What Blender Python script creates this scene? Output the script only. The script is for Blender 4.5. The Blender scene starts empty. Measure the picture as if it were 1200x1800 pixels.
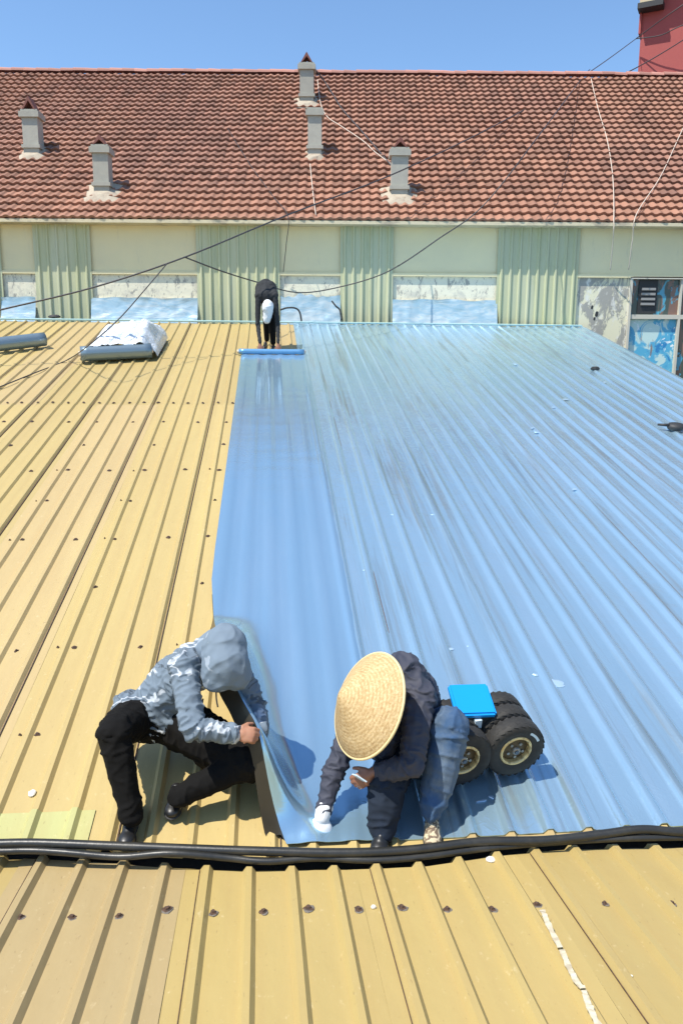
import bpy, bmesh, math, random
from mathutils import Vector, Matrix, noise
R = math.radians
rnd = random.Random(7)
sc = bpy.context.scene
COL = sc.collection

# ------------------------------------------------------------------ camera
CZ = 6.0
PITCH, ROLL, FPX = 10.9, 0.4, 1350.0
cd = bpy.data.cameras.new('camera'); cam = bpy.data.objects.new('camera', cd); COL.objects.link(cam)
cd.sensor_fit = 'VERTICAL'; cd.sensor_height = 36.0; cd.sensor_width = 24.0; cd.lens = 27.0
cd.clip_start = 0.05; cd.clip_end = 3000
CAMM = Matrix.Translation((0, 0, CZ)) @ Matrix.Rotation(R(90 - PITCH), 4, 'X') @ Matrix.Rotation(R(ROLL), 4, 'Z')
cam.matrix_world = CAMM
sc.camera = cam
# ------------------------------------------------------------------ light
SUN_EL, SUN_AZ = 62.0, 237.0      # azimuth of the sun, clockwise from +Y
w = bpy.data.worlds.new('World'); sc.world = w; w.use_nodes = True
nt = w.node_tree
sky = nt.nodes.new('ShaderNodeTexSky'); sky.sky_type = 'NISHITA'; sky.sun_disc = False
sky.sun_elevation = R(SUN_EL); sky.sun_rotation = R(SUN_AZ)
sky.air_density = 1.0; sky.dust_density = 0.6; sky.ozone_density = 3.0
bg = nt.nodes['Background']; bg.inputs['Strength'].default_value = 0.135
tint = nt.nodes.new('ShaderNodeMix'); tint.data_type = 'RGBA'; tint.blend_type = 'MULTIPLY'
tint.inputs[0].default_value = 1.0; tint.inputs[7].default_value = (0.93, 1.06, 1.13, 1)      # clear, slightly cyan summer sky
nt.links.new(sky.outputs[0], tint.inputs[6]); nt.links.new(tint.outputs[2], bg.inputs[0])
sd = bpy.data.lights.new('sun', 'SUN'); sd.energy = 4.4; sd.angle = R(0.5); sd.color = (1.0, 0.95, 0.86)
sun = bpy.data.objects.new('sun', sd); COL.objects.link(sun)
sdir = Vector((math.sin(R(SUN_AZ)) * math.cos(R(SUN_EL)), math.cos(R(SUN_AZ)) * math.cos(R(SUN_EL)), math.sin(R(SUN_EL))))
sun.rotation_euler = sdir.to_track_quat('Z', 'Y').to_euler()
sun.location = (0, 0, 30)
sc.view_settings.view_transform = 'Standard'; sc.view_settings.look = 'None'
sc.view_settings.exposure = 0.5; sc.view_settings.gamma = 1.0
sc.view_settings.use_curve_mapping = False

# ------------------------------------------------------------------ helpers
def ray(px, py):
    return (CAMM.to_3x3() @ Vector(((px - 600) / FPX, -(py - 900) / FPX, -1)))
def at(px, py, Y):
    d = ray(px, py); return Vector((0, 0, CZ)) + d * (Y / d.y)
def mesh(name, verts, faces, mats=None, parent=None, smooth=False, fm=None):
    me = bpy.data.meshes.new(name)
    me.from_pydata([tuple(v) for v in verts], [], faces)
    if mats:
        for m in (mats if isinstance(mats, (list, tuple)) else [mats]): me.materials.append(m)
    if fm: me.polygons.foreach_set('material_index', fm)
    if smooth: me.polygons.foreach_set('use_smooth', [True] * len(me.polygons))
    me.update()
    o = bpy.data.objects.new(name, me); COL.objects.link(o)
    if parent: o.parent = parent
    return o
def empty(name, loc=(0, 0, 0)):
    o = bpy.data.objects.new(name, None); COL.objects.link(o); o.location = loc; o.empty_display_size = .2
    return o
def tag(o, label=None, cat=None, group=None, kind=None):
    if label: o['label'] = label
    if cat: o['category'] = cat
    if group: o['group'] = group
    if kind: o['kind'] = kind
    return o
def inst(src, parent, mat4=None, name=None):
    o = src.copy(); COL.objects.link(o); o.parent = parent
    if mat4 is not None: o.matrix_local = mat4
    return o
class MB:
    def __init__(s): s.v = []; s.f = []
    def quad(s, a, b, c, d):
        i = len(s.v); s.v += [a, b, c, d]; s.f.append((i, i+1, i+2, i+3))
    def box(s, x0, x1, y0, y1, z0, z1, M=None):
        i = len(s.v)
        c = [(x0,y0,z0),(x1,y0,z0),(x1,y1,z0),(x0,y1,z0),(x0,y0,z1),(x1,y0,z1),(x1,y1,z1),(x0,y1,z1)]
        if M is not None: c = [tuple(M @ Vector(p)) for p in c]
        s.v += c
        s.f += [(i,i+3,i+2,i+1),(i+4,i+5,i+6,i+7),(i,i+1,i+5,i+4),(i+1,i+2,i+6,i+5),(i+2,i+3,i+7,i+6),(i+3,i,i+4,i+7)]
        return s
    def tube(s, pts, r, n=8, cap=True):
        pts = [Vector(p) for p in pts]; rs = r if isinstance(r, (list, tuple)) else [r]*len(pts)
        up = Vector((0.13, 0.21, 1)).normalized(); base = len(s.v)
        for k, p in enumerate(pts):
            t = (pts[min(k+1, len(pts)-1)] - pts[max(k-1, 0)]).normalized()
            a = t.cross(up)
            if a.length < 1e-3: a = t.cross(Vector((1, 0, 0)))
            a.normalize(); b = t.cross(a)
            for j in range(n):
                q = 2*math.pi*j/n; s.v.append(tuple(p + (a*math.cos(q) + b*math.sin(q))*rs[k]))
        for k in range(len(pts)-1):
            for j in range(n):
                a0 = base+k*n+j; a1 = base+k*n+(j+1) % n
                s.f.append((a0, a1, a1+n, a0+n))
        if cap:
            s.f.append(tuple(base+j for j in range(n))[::-1]); m = base+(len(pts)-1)*n
            s.f.append(tuple(m+j for j in range(n)))
        return s
    def lathe(s, prof, n, M, closed=False):
        base = len(s.v); k = len(prof)
        for j in range(n):
            q = 2*math.pi*j/n
            for (rad, ax) in prof: s.v.append(tuple(M @ Vector((rad*math.cos(q), ax, rad*math.sin(q)))))
        for j in range(n):
            j2 = (j+1) % n
            for i in range(k if closed else k-1):
                i2 = (i+1) % k
                s.f.append((base+j*k+i, base+j2*k+i, base+j2*k+i2, base+j*k+i2))
        return s
    def build(s, name, mats, parent=None, smooth=False): return mesh(name, s.v, s.f, mats, parent, smooth)
def spline(pts, n=8):
    pts = [Vector(p) for p in pts]; out = []
    for i in range(len(pts)-1):
        p0 = pts[max(i-1, 0)]; p1 = pts[i]; p2 = pts[i+1]; p3 = pts[min(i+2, len(pts)-1)]
        for k in range(n):
            t = k/n
            out.append(.5*((2*p1)+(-p0+p2)*t+(2*p0-5*p1+4*p2-p3)*t*t+(-p0+3*p1-3*p2+p3)*t**3))
    out.append(pts[-1]); return out
def nz(x, y=0.0, z=0.0): return noise.noise(Vector((x, y, z)))
def lerp(a, b, t): return a+(b-a)*t
def interp(xs, ys, x):
    if x <= xs[0]: return ys[0]
    for i in range(len(xs)-1):
        if x <= xs[i+1]: return lerp(ys[i], ys[i+1], (x-xs[i])/(xs[i+1]-xs[i]))
    return ys[-1]
def sstep(a, b, x):
    t = max(0, min(1, (x-a)/(b-a))); return t*t*(3-2*t)

# ------------------------------------------------------------------ materials
def rgb(c): return (c[0], c[1], c[2], 1)
class Mat:
    def __init__(s, name, color=(.5,.5,.5), rough=.6, metal=0.0, spec=.5):
        m = bpy.data.materials.new(name); m.use_nodes = True; s.m = m; s.t = m.node_tree; s.b = s.t.nodes['Principled BSDF']
        s.b.inputs['Base Color'].default_value = rgb(color); s.b.inputs['Roughness'].default_value = rough
        s.b.inputs['Metallic'].default_value = metal; s.b.inputs['Specular IOR Level'].default_value = spec
        s.col = None; s.base = color; s.bn = None; s.tc = s.t.nodes.new('ShaderNodeTexCoord')
    def n(s, t, **k):
        x = s.t.nodes.new(t)
        for a, v in k.items():
            if a in x.inputs: x.inputs[a].default_value = v
            else: setattr(x, a, v)
        return x
    def L(s, a, b): s.t.links.new(a, b)
    def vec(s, scale=(1,1,1), space='Object'):
        mp = s.n('ShaderNodeMapping'); mp.inputs['Scale'].default_value = scale
        s.L(s.tc.outputs[space], mp.inputs[0]); return mp.outputs[0]
    def noise(s, scale, detail=4, rough=.55, vs=(1,1,1), dist=0.0, space='Object'):
        x = s.n('ShaderNodeTexNoise'); x.inputs['Scale'].default_value = scale; x.inputs['Detail'].default_value = detail
        x.inputs['Roughness'].default_value = rough; x.inputs['Distortion'].default_value = dist
        s.L(s.vec(vs, space), x.inputs['Vector']); return x.outputs['Fac']
    def ramp(s, fac, stops, interp='LINEAR'):
        r = s.n('ShaderNodeValToRGB'); r.color_ramp.interpolation = interp
        el = r.color_ramp.elements
        while len(el) < len(stops): el.new(.5)
        for e, (p, c) in zip(el, stops):
            e.position = p; e.color = rgb(c) if isinstance(c, (tuple, list)) else (c, c, c, 1)
        s.L(fac, r.inputs[0]); return r.outputs[0]
    def mix(s, fac, a, b, mode='MIX'):
        x = s.n('ShaderNodeMix', data_type='RGBA', blend_type=mode)
        for v, i in ((fac, 0), (a, 6), (b, 7)):
            if isinstance(v, (float, int)): x.inputs[i].default_value = v
            elif isinstance(v, tuple): x.inputs[i].default_value = rgb(v)
            else: s.L(v, x.inputs[i])
        return x.outputs[2]
    def cur(s): return s.col if s.col is not None else s.base
    def layer(s, fac, c, mode='MIX'):
        s.col = s.mix(fac, s.cur(), c, mode); s.L(s.col, s.b.inputs['Base Color']); return s
    def objvar(s, amt, seed=0):
        oi = s.n('ShaderNodeObjectInfo')
        r = s.ramp(oi.outputs['Random'], [(0, 1-amt), (1, 1+amt)]) if amt < 1 else None
        mr = s.n('ShaderNodeMapRange'); s.L(oi.outputs['Random'], mr.inputs[0])
        mr.inputs[3].default_value = 1-amt; mr.inputs[4].default_value = 1+amt
        s.layer(1.0, mr.outputs[0], 'MULTIPLY'); return s
    def bump(s, h, strength=.3, dist=.01):
        b = s.n('ShaderNodeBump'); b.inputs['Strength'].default_value = strength; b.inputs['Distance'].default_value = dist
        s.L(h, b.inputs['Height'])
        if s.bn is not None: s.L(s.bn, b.inputs['Normal'])
        s.bn = b.outputs[0]; s.L(s.bn, s.b.inputs['Normal']); return s
    def rough(s, fac, lo, hi):
        mr = s.n('ShaderNodeMapRange'); s.L(fac, mr.inputs[0]); mr.inputs[3].default_value = lo; mr.inputs[4].default_value = hi
        s.L(mr.outputs[0], s.b.inputs['Roughness']); return s

def yellow(name, base, dirt, seedv=0):
    M = Mat(name, base, .42, 0, .4)
    M.layer(M.ramp(M.noise(1.3, 5, .6, (1, .25, 1)), [(.3, 0), (.75, .75)]), dirt)
    M.layer(M.ramp(M.noise(9, 5, .65, (1, .05, 1)), [(.42, 0), (.8, .30)]), (.36, .24, .10))
    M.layer(M.ramp(M.noise(26, 4, .7, (1, .6, 1)), [(.62, 0), (.74, .30)]), (.72, .60, .36))
    M.layer(M.ramp(M.noise(70, 3, .6, (1, .3, 1)), [(.66, 0), (.74, .45)]), (.20, .13, .06))
    M.objvar(.07)
    M.bump(M.noise(3, 4, .5, (1, .5, 1)), .5, .03).bump(M.noise(60, 3), .12, .003)
    M.rough(M.noise(8, 4), .36, .6)
    return M.m
m_yel = yellow('yellow_sheet_paint', (.468, .358, .142), (.43, .318, .135))
m_tan = yellow('tan_sheet_paint', (.465, .350, .158), (.43, .315, .15))
m_near = yellow('near_sheet_paint', (.43, .322, .120), (.38, .285, .11))
m_near2 = yellow('faded_near_sheet_paint', (.42, .315, .150), (.37, .28, .14))
m_green_sheet = yellow('green_tinted_sheet_paint', (.42, .39, .16), (.38, .40, .17))

def blue_film(name, base, rough, spots=True, bumpk=1.0):
    M = Mat(name, base, rough, .66, .6)
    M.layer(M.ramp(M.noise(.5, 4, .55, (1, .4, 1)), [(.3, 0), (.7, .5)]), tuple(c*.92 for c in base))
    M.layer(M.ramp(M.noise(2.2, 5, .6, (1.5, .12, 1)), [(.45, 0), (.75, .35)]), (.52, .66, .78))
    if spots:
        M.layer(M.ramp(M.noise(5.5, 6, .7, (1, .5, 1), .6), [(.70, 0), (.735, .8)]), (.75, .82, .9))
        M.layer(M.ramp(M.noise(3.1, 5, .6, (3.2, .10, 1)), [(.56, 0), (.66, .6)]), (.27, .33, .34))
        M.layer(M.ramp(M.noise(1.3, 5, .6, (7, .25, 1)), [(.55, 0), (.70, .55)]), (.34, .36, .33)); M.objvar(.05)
    M.bump(M.noise(1.6, 3, .5, (1, .35, 1)), .30*bumpk, .05).bump(M.ramp(M.noise(4.5, 5, .6, (1, .8, 1), 1.6), [(.46, 0), (.50, 1), (.54, 0)]), .16*bumpk, .004).bump(M.noise(9, 4, .6, (1, .3, 1), .3), .09*bumpk, .012)
    M.rough(M.noise(3, 4, .6), rough-.06, rough+.10)
    return M.m
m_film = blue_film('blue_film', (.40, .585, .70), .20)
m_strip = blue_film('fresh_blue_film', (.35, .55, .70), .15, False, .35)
m_under = Mat('film_underside', (.036, .031, .022), .3).m

M = Mat('terracotta_tile', (.33, .165, .102), .75)
M.layer(M.ramp(M.noise(1.1, 5, .6, space='Object'), [(.3, 0), (.7, .6)]), (.25, .105, .068))
M.objvar(.16)
M.bump(M.noise(40, 3), .2, .004); m_tile1 = M.m
M = Mat('terracotta_tile_mass', (.33, .165, .102), .75)
at_ = M.n('ShaderNodeAttribute'); at_.attribute_name = 'tone'
M.layer(M.ramp(M.noise(.9, 5, .6), [(.3, 0), (.7, .55)]), (.21, .085, .055))
M.layer(M.ramp(M.noise(.35, 5, .7), [(.5, 0), (.75, .5)]), (.37, .20, .13))
M.layer(M.ramp(M.noise(.22, 3, .5, (1, .5, 1)), [(.42, 0), (.7, .5)]), (.24, .12, .09))
M.layer(1.0, at_.outputs['Fac'], 'MULTIPLY')
M.bump(M.noise(40, 3), .2, .004); m_tile = M.m
m_ridge = Mat('ridge_tile', (.42, .20, .15), .8).objvar(.2).m

M = Mat('cream_render', (.86, .75, .45), .85)
M.layer(M.ramp(M.noise(1.2, 6, .6), [(.35, 0), (.75, .5)]), (.70, .63, .42))
M.layer(M.ramp(M.noise(5, 6, .7, (1, 1, .25)), [(.60, 0), (.78, .5)]), (.45, .42, .32))
M.bump(M.noise(25, 5), .3, .01); m_wall = M.m
M = Mat('peeling_render', (.76, .71, .50), .85)
pk = M.ramp(M.noise(2.2, 8, .68, (1.1, 1, .45), .8), [(.47, 0), (.52, 1)])
M.layer(pk, (.36, .345, .30))
M.layer(M.ramp(M.noise(7, 7, .75, (1, 1, .5), .5), [(.55, 0), (.60, .8)]), (.74, .72, .64))
M.layer(M.ramp(M.noise(11, 6, .7, (1, 1, .35)), [(.62, 0), (.68, .75)]), (.25, .23, .20))
M.bump(pk, .5, .012).bump(M.noise(30, 4), .3, .006); m_peel = M.m
M = Mat('grey_patched_render', (.66, .62, .50), .85)
M.layer(M.ramp(M.noise(3, 7, .7, (1, 1, .8), .6), [(.38, 0), (.50, .9)]), (.88, .82, .62))
M.layer(M.ramp(M.noise(7, 7, .75, (1.2, 1, .6), .5), [(.54, 0), (.60, .8)]), (.30, .29, .26))
M.bump(M.noise(14, 5), .5, .01); m_patch = M.m
M = Mat('cornice_render', (.66, .57, .38), .85)
M.layer(M.ramp(M.noise(2.5, 6, .7, (1, 1, 1.5)), [(.5, 0), (.62, .7)]), (.36, .30, .22))
M.bump(M.noise(20, 5), .4, .01); m_corn = M.m
M = Mat('green_fibreglass', (.50, .51, .29), .45)
M.layer(M.ramp(M.noise(3, 5, .6, (1.2, 1, .12)), [(.35, 0), (.70, .8)]), (.60, .60, .42))
M.layer(M.ramp(M.noise(8, 4, .7, (1.2, 1, .08)), [(.58, 0), (.72, .5)]), (.22, .28, .17))
M.objvar(.08); m_gpan = M.m
M = Mat('silver_flashing_film', (.40, .56, .62), .35, .3)
M.layer(M.ramp(M.noise(5, 6, .7, (.5, 1, 2), 1.0), [(.45, 0), (.6, .8)]), (.62, .68, .66))
M.bump(M.noise(3, 4, .5, (.5, 1, 1.3), .6), .5, .05); m_silver = M.m
M = Mat('concrete_chimney', (.42, .40, .33), .9)
M.layer(M.ramp(M.noise(6, 6, .7), [(.4, 0), (.7, .6)]), (.33, .31, .26)); M.objvar(.08)
M.bump(M.noise(40, 4), .4, .006); m_conc = M.m
M = Mat('cement_flashing', (.42, .36, .27), .9)
M.layer(M.ramp(M.noise(8, 6, .7), [(.45, 0), (.65, .7)]), (.30, .22, .16)); M.bump(M.noise(20, 5), .5, .01); m_cem = M.m
M = Mat('red_tower_render', (.38, .085, .075), .8)
M.layer(M.ramp(M.noise(.6, 6, .6), [(.3, 0), (.8, .5)]), (.32, .075, .065)); m_red = M.m
m_beige = Mat('beige_trim', (.55, .45, .28), .8).m
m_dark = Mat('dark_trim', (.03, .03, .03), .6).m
M = Mat('black_hose_rubber', (.022, .022, .02), .38)
M.layer(M.ramp(M.noise(6, 5, .6), [(.45, 0), (.75, .6)]), (.075, .068, .05)); M.bump(M.noise(30, 4), .3, .004); m_hose = M.m
m_cable = Mat('cable_sheath', (.05, .045, .045), .5).m
m_cord = Mat('pale_cord', (.62, .52, .42), .7).m
M = Mat('rusty_washer', (.11, .06, .035), .7)
M.layer(M.ramp(M.noise(60, 4), [(.4, 0), (.6, .7)]), (.035, .03, .028)); m_rust = M.m
m_gasket = Mat('grey_gasket', (.16, .14, .115), .7).m
m_chip = Mat('white_chip', (.75, .72, .64), .6).m
M = Mat('peeling_tape', (.60, .53, .38), .6)
M.layer(M.ramp(M.noise(25, 4), [(.45, 0), (.6, .6)]), (.35, .28, .18)); m_tape = M.m
M = Mat('asphalt', (.09, .088, .08), .9)
M.layer(M.ramp(M.noise(.3, 6, .7), [(.4, 0), (.7, .7)]), (.15, .14, .12)); m_ground = M.m
m_glass = Mat('dark_window_glass', (.06, .075, .07), .12, 0, .8).m
m_frame = Mat('window_frame_paint', (.58, .54, .44), .6).m
M = Mat('painted_pane', (.03, .22, .48), .35)
f1 = M.noise(2.6, 5, .55, (1, 1, .8), 1.5)
M.layer(M.ramp(f1, [(.36, 0), (.42, 1)]), (.10, .42, .62)); M.layer(M.ramp(f1, [(.50, 0), (.56, 1)]), (.55, .72, .68))
M.layer(M.ramp(M.noise(5, 5, .6, (1, 1, 1), 1.2), [(.60, 0), (.64, 1)]), (.80, .86, .86))
M.layer(M.ramp(M.noise(3.3, 4, .6, (1.6, 1, .5), .4), [(.64, 0), (.70, .8)]), (.26, .14, .10)); m_paint = M.m
m_paint2 = Mat('smudged_pane', (.06, .08, .07), .15)
m_paint2.layer(m_paint2.ramp(m_paint2.noise(3.0, 4, .6, (1.5, 1, .5), .8), [(.50, 0), (.56, .9)]), (.22, .12, .09))
m_paint2.layer(m_paint2.ramp(m_paint2.noise(4.2, 4, .6, (1, 1, .8), .8), [(.57, 0), (.61, .9)]), (.08, .36, .50)); m_paint2 = m_paint2.m
m_slat = Mat('grey_louvre', (.30, .29, .27), .5).m
M = Mat('film_roll_face', (.22, .29, .33), .28, .5)
M.bump(M.noise(4, 3, .5, (.2, 1, 1)), .2, .01); m_roll = M.m
M = Mat('clear_wrap', (.80, .84, .88), .18, .1)
M.layer(M.ramp(M.noise(10, 6, .7, (1, 1, 1), 1), [(.5, 0), (.62, .5)]), (.42, .50, .56))
M.bump(M.noise(9, 6, .65, (1, 1, 1), 1.0), .9, .04); m_wrap = M.m

# ------------------------------------------------------------------ roof frames
class Frame:
    def __init__(s, O, az, slope):
        s.O = Vector(O); a = R(az); g = R(slope)
        s.a = Vector((math.cos(a), -math.sin(a), 0)); r = Vector((math.sin(a), math.cos(a), 0))
        s.s = r*math.cos(g) + Vector((0, 0, math.sin(g))); s.n = -r*math.sin(g) + Vector((0, 0, math.cos(g)))
        s.M = Matrix.Translation(s.O) @ Matrix((s.a, s.s, s.n)).transposed().to_4x4()
        s.I = s.M.inverted()
    def P(s, u, t, h=0): return s.O + s.a*u + s.s*t + s.n*h
    def pix(s, px, py, h=0):
        d = ray(px, py); C = Vector((0, 0, CZ))
        k = ((s.O + s.n*h - C).dot(s.n))/d.dot(s.n); q = s.I @ (C + d*k)
        return q.x, q.y
    def inv(s, P): return s.I @ Vector(P)
    def world(s, px, py, h=0):
        u, t = s.pix(px, py, h); return s.P(u, t, h)
EX = [-300, 0, 100, 200, 300, 440, 600, 750, 870, 1000, 1100, 1200, 1500]
EY = [1502, 1508, 1513, 1519, 1527, 1532, 1530, 1524, 1506, 1494, 1492, 1491, 1486]
MR = Frame(at(600, 1490, 3.4), -5.3, 13.7)
NR = Frame(at(600, 1524, 3.3) + Vector((0, 0, .012)), -6.2, -7.2)
PITCHR = 0.2
u0 = MR.pix(330, 1093)[0] % PITCHR
def kidx(u): return (u-u0)/PITCHR
# rib profile over one pitch, centred on the rib: (offset, height)
def profile(u, hh=.030, top=.013, base=.032, soft=0.0):
    x = abs(((u-u0+PITCHR/2) % PITCHR)-PITCHR/2)
    if x <= top: return hh
    if x >= base: return 0.0
    return hh*(base-x)/(base-top)
OFFS = [-.1, -.050, -.032, -.013, .013, .032, .050]
def sheet(name, F, phase, k0, k1, t0, t1, mats, parent, h0=0.0, hh=.024, seg=16, wav=.003, seed=0, edge=None, edge0=None, top=.013, base=.032, hem=.0):
    """corrugated sheet from rib k0-.5 to k1-.5 of the frame, thickness by a folded lip"""
    us = []
    for k in range(k0, k1):
        for of in OFFS: us.append((phase+k*PITCHR+of, hh if abs(of) <= .02 else 0.0))
    us.append((phase+(k1-1)*PITCHR+.1, 0.0))
    us = [(us[0][0]-.012, .0)] + us if False else us
    V = []; Fc = []
    n = len(us)
    for j in range(seg+1):
        for (u, h) in us:
            tt = lerp(t0 if edge0 is None else edge0(u), t1 if edge is None else edge(u), j/seg)
            hz = h0 + h + wav*nz(u*2.1+seed, tt*1.3, 3.3) + wav*.6*nz(u*9+seed, tt*3, 1.3)
            uu = u + wav*.5*nz(u*1.5, tt*1.7, 8+seed)
            V.append((uu, tt, hz))
    for j in range(seg):
        for i in range(n-1):
            a = j*n+i; Fc.append((a, a+1, a+1+n, a+n))
    m = len(V)
    for j in (0, seg):   # lips: 2.5 mm of steel edge turned down
        for i in range(n):
            x, y, z = V[j*n+i]; V.append((x, y, z-.006))
    for i in range(n-1):
        Fc.append((m+i, m+i+1, i+1, i)); b = m+n; Fc.append((seg*n+i, seg*n+i+1, b+i+1, b+i))
    o = mesh(name, V, Fc, mats, parent)
    return o

# ================================================================== SETTING
g = mesh('ground', [(-400, -300, 0), (400, -300, 0), (400, 600, 0), (-400, 600, 0)], [(0, 1, 2, 3)], m_ground)
tag(g, kind='structure', label='dusty grey yard ground far below the roofs')

# ---- main yellow roof
TMAX = MR.pix(500, 570)[1]
URIGHT = MR.pix(1107, 622)[0]
kR = int(math.floor(kidx(URIGHT)))+1
kL = int(math.floor(kidx(-9.5)))
kSplit = int(round(kidx(MR.pix(330, 1093)[0])))
roof = empty('metal_roof', MR.O); roof.matrix_world = MR.M
tag(roof, 'wide yellow corrugated metal roof sloping up from the black hoses to the cream wall', 'metal roof')
t_lap = MR.pix(200, 716)[1]
TB = -.12
MEU = [MR.pix(a, b-20)[0] for a, b in zip(EX, EY)]; MET = [MR.pix(a, b-20)[1] for a, b in zip(EX, EY)]
medge = lambda u: interp(MEU, MET, u)
k = kSplit - 4*((kSplit-kL)//4+1)
i = 0
while k < kR:
    k1 = min(k+4, kR)
    mt = m_yel if i % 3 else m_tan
    sheet('roof_sheet', MR, u0, k, k1, TB, t_lap+.1, m_yel if (i % 4) != 1 else m_tan, roof, .002*(i % 2), seg=26, seed=i*3.1, edge0=medge)
    sheet('roof_sheet', MR, u0, k, k1, t_lap, TMAX, m_yel if (i % 5) != 2 else m_tan, roof, -.006+.002*(i % 2), seg=26, seed=i*5.3+9)
    k = k1; i += 1
# side lips where sheets overlap, coloured dark for the shadow line along them
k = kSplit - 4*((kSplit-kL)//4+1)+4
while k < kR:
    uu = u0+(k-.5)*PITCHR-.062
    mb = MB(); mb.box(uu, uu+.006, medge(uu)+.02, TMAX-.05, .003, .0105)
    mb.build('sheet_lap', m_rust, roof); k += 4
# green tinted old sheets at the valley on the left
kg0 = int(round(kidx(MR.pix(-200, 1440)[0]))); kg1 = int(round(kidx(MR.pix(215, 1440)[0])))
tg = MR.pix(100, 1428)[1]
sheet('valley_sheet', MR, u0, kg0, kg1, TB-.02, tg, m_green_sheet, roof, .007, seg=6, seed=4, edge0=lambda u: medge(u)-.01)
# rusty fixing washers, each a dark cap on a torn gasket
def washer(parent, name='roof_screw'):
    mb = MB(); n = 9
    for (r, z0, z1) in ((.017, .0, .004), (.009, .004, .012)):
        b = len(mb.v)
        for q in range(n):
            an = 2*math.pi*q/n; rr = r*(1+.22*math.sin(q*2.3))
            mb.v += [(rr*math.cos(an), rr*math.sin(an), z0), (rr*.85*math.cos(an), rr*.85*math.sin(an), z1)]
        for q in range(n):
            a = b+2*q; c = b+2*((q+1) % n); mb.f.append((a, c, c+1, a+1))
        mb.f.append(tuple(b+2*q+1 for q in range(n)))
    return mb.build(name, m_rust, parent)
w0 = washer(roof); first = True
def put_washer(u, t, h=.002, sc_=1.0):
    global first
    o = w0 if first else inst(w0, roof); first = False
    o.matrix_local = Matrix.Translation((u, t, h)) @ Matrix.Rotation(rnd.uniform(0, 6), 4, 'Z') @ Matrix.Diagonal((sc_*rnd.uniform(.8, 1.2), sc_*rnd.uniform(.6, 1.1), 1, 1))
UF = MR.pix(390, 800)[0]
rows = [708, 742, 783, 827, 880, 947, 1031, 1138, 1283]
for ri, ry in enumerate(rows):
    tt = MR.pix(200, ry)[1]
    k = kL
    while k < kidx(UF)-.2:
        u = u0+(k+.5)*PITCHR
        lap = (k-kSplit) % 4
        P = MR.P(u, tt)
        show = (ri == 0) or (lap == 0) or (lap == 2 and ri % 2 == 1)
        if show and P.x > -8.5*P.y/16:
            off = rnd.uniform(-.012, .012) + (-.045 if lap == 0 and ri else 0)
            put_washer(u+off, tt+rnd.uniform(-.02, .02), .003, 1.15+.35*(ri < 4))
            if lap == 0 and ri > 2 and rnd.random() < .75:
                put_washer(u-PITCHR+.055, tt+rnd.uniform(-.03, .02), .003, .6)
        k += 1
# end strip: pale blue green closure at the wall
mb = MB(); mb.box(-9.4, URIGHT, TMAX-.02, TMAX+.07, .026, .05)
mb.build('ridge_flashing', Mat('pale_teal_flashing', (.40, .60, .62), .35, .3).m, roof)
# walls under the roof
mb = MB()
for (ua, ub) in ((-9.45, -9.35), (URIGHT-.20, URIGHT-.10)):
    pts = [MR.I @ Vector((*(MR.P(u_, t_)).xy, 0)) for u_, t_ in ((ua, .0), (ub, .0), (ub, TMAX-.1), (ua, TMAX-.1))]
    top = [Vector((ua, 0, -.03)), Vector((ub, 0, -.03)), Vector((ub, TMAX-.1, -.03)), Vector((ua, TMAX-.1, -.03))]
    b = len(mb.v); mb.v += [tuple(p) for p in pts+top]
    mb.f += [(b, b+3, b+2, b+1), (b+4, b+5, b+6, b+7), (b, b+1, b+5, b+4), (b+1, b+2, b+6, b+5), (b+2, b+3, b+7, b+6), (b+3, b, b+4, b+7)]
mb.build('side_wall', m_wall, roof)

# ---- near yellow roof
near = empty('near_metal_roof', NR.O); near.matrix_world = NR.M
tag(near, 'closest mustard corrugated roof with a row of rusty screws below the black hoses', 'metal roof')
n0 = NR.pix(515, 1560)[0] % PITCHR
ex, ey = EX, EY
EU = [NR.pix(a, b)[0] for a, b in zip(ex, ey)]; ET = [NR.pix(a, b)[1] for a, b in zip(ex, ey)]
edge = lambda u: interp(EU, ET, u)
kn0 = int((-4.0-n0)/PITCHR); kn1 = int((4.2-n0)/PITCHR); i = 0
for k in range(kn0, kn1, 4):
    sheet('roof_sheet', NR, n0, k, k+4, -4.2, 0, m_near if i % 5 != 3 else m_near2, near, .002*(i % 2), hh=.026, seg=22, seed=i*2.3+40, edge=edge, top=.012, base=.034)
    sheet('under_sheet', NR, n0, k, k+4, -.6, 0, m_near, near, -.022, hh=.024, seg=4, seed=i*2.3+70, edge=lambda u: edge(u)+.045)
    uu = n0+(k-.5)*PITCHR+.066
    MB().box(uu, uu+.003, -4.1, edge(uu)-.01, .003, .0075).build('sheet_lap', m_rust, near)
    i += 1
nw = None
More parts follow.
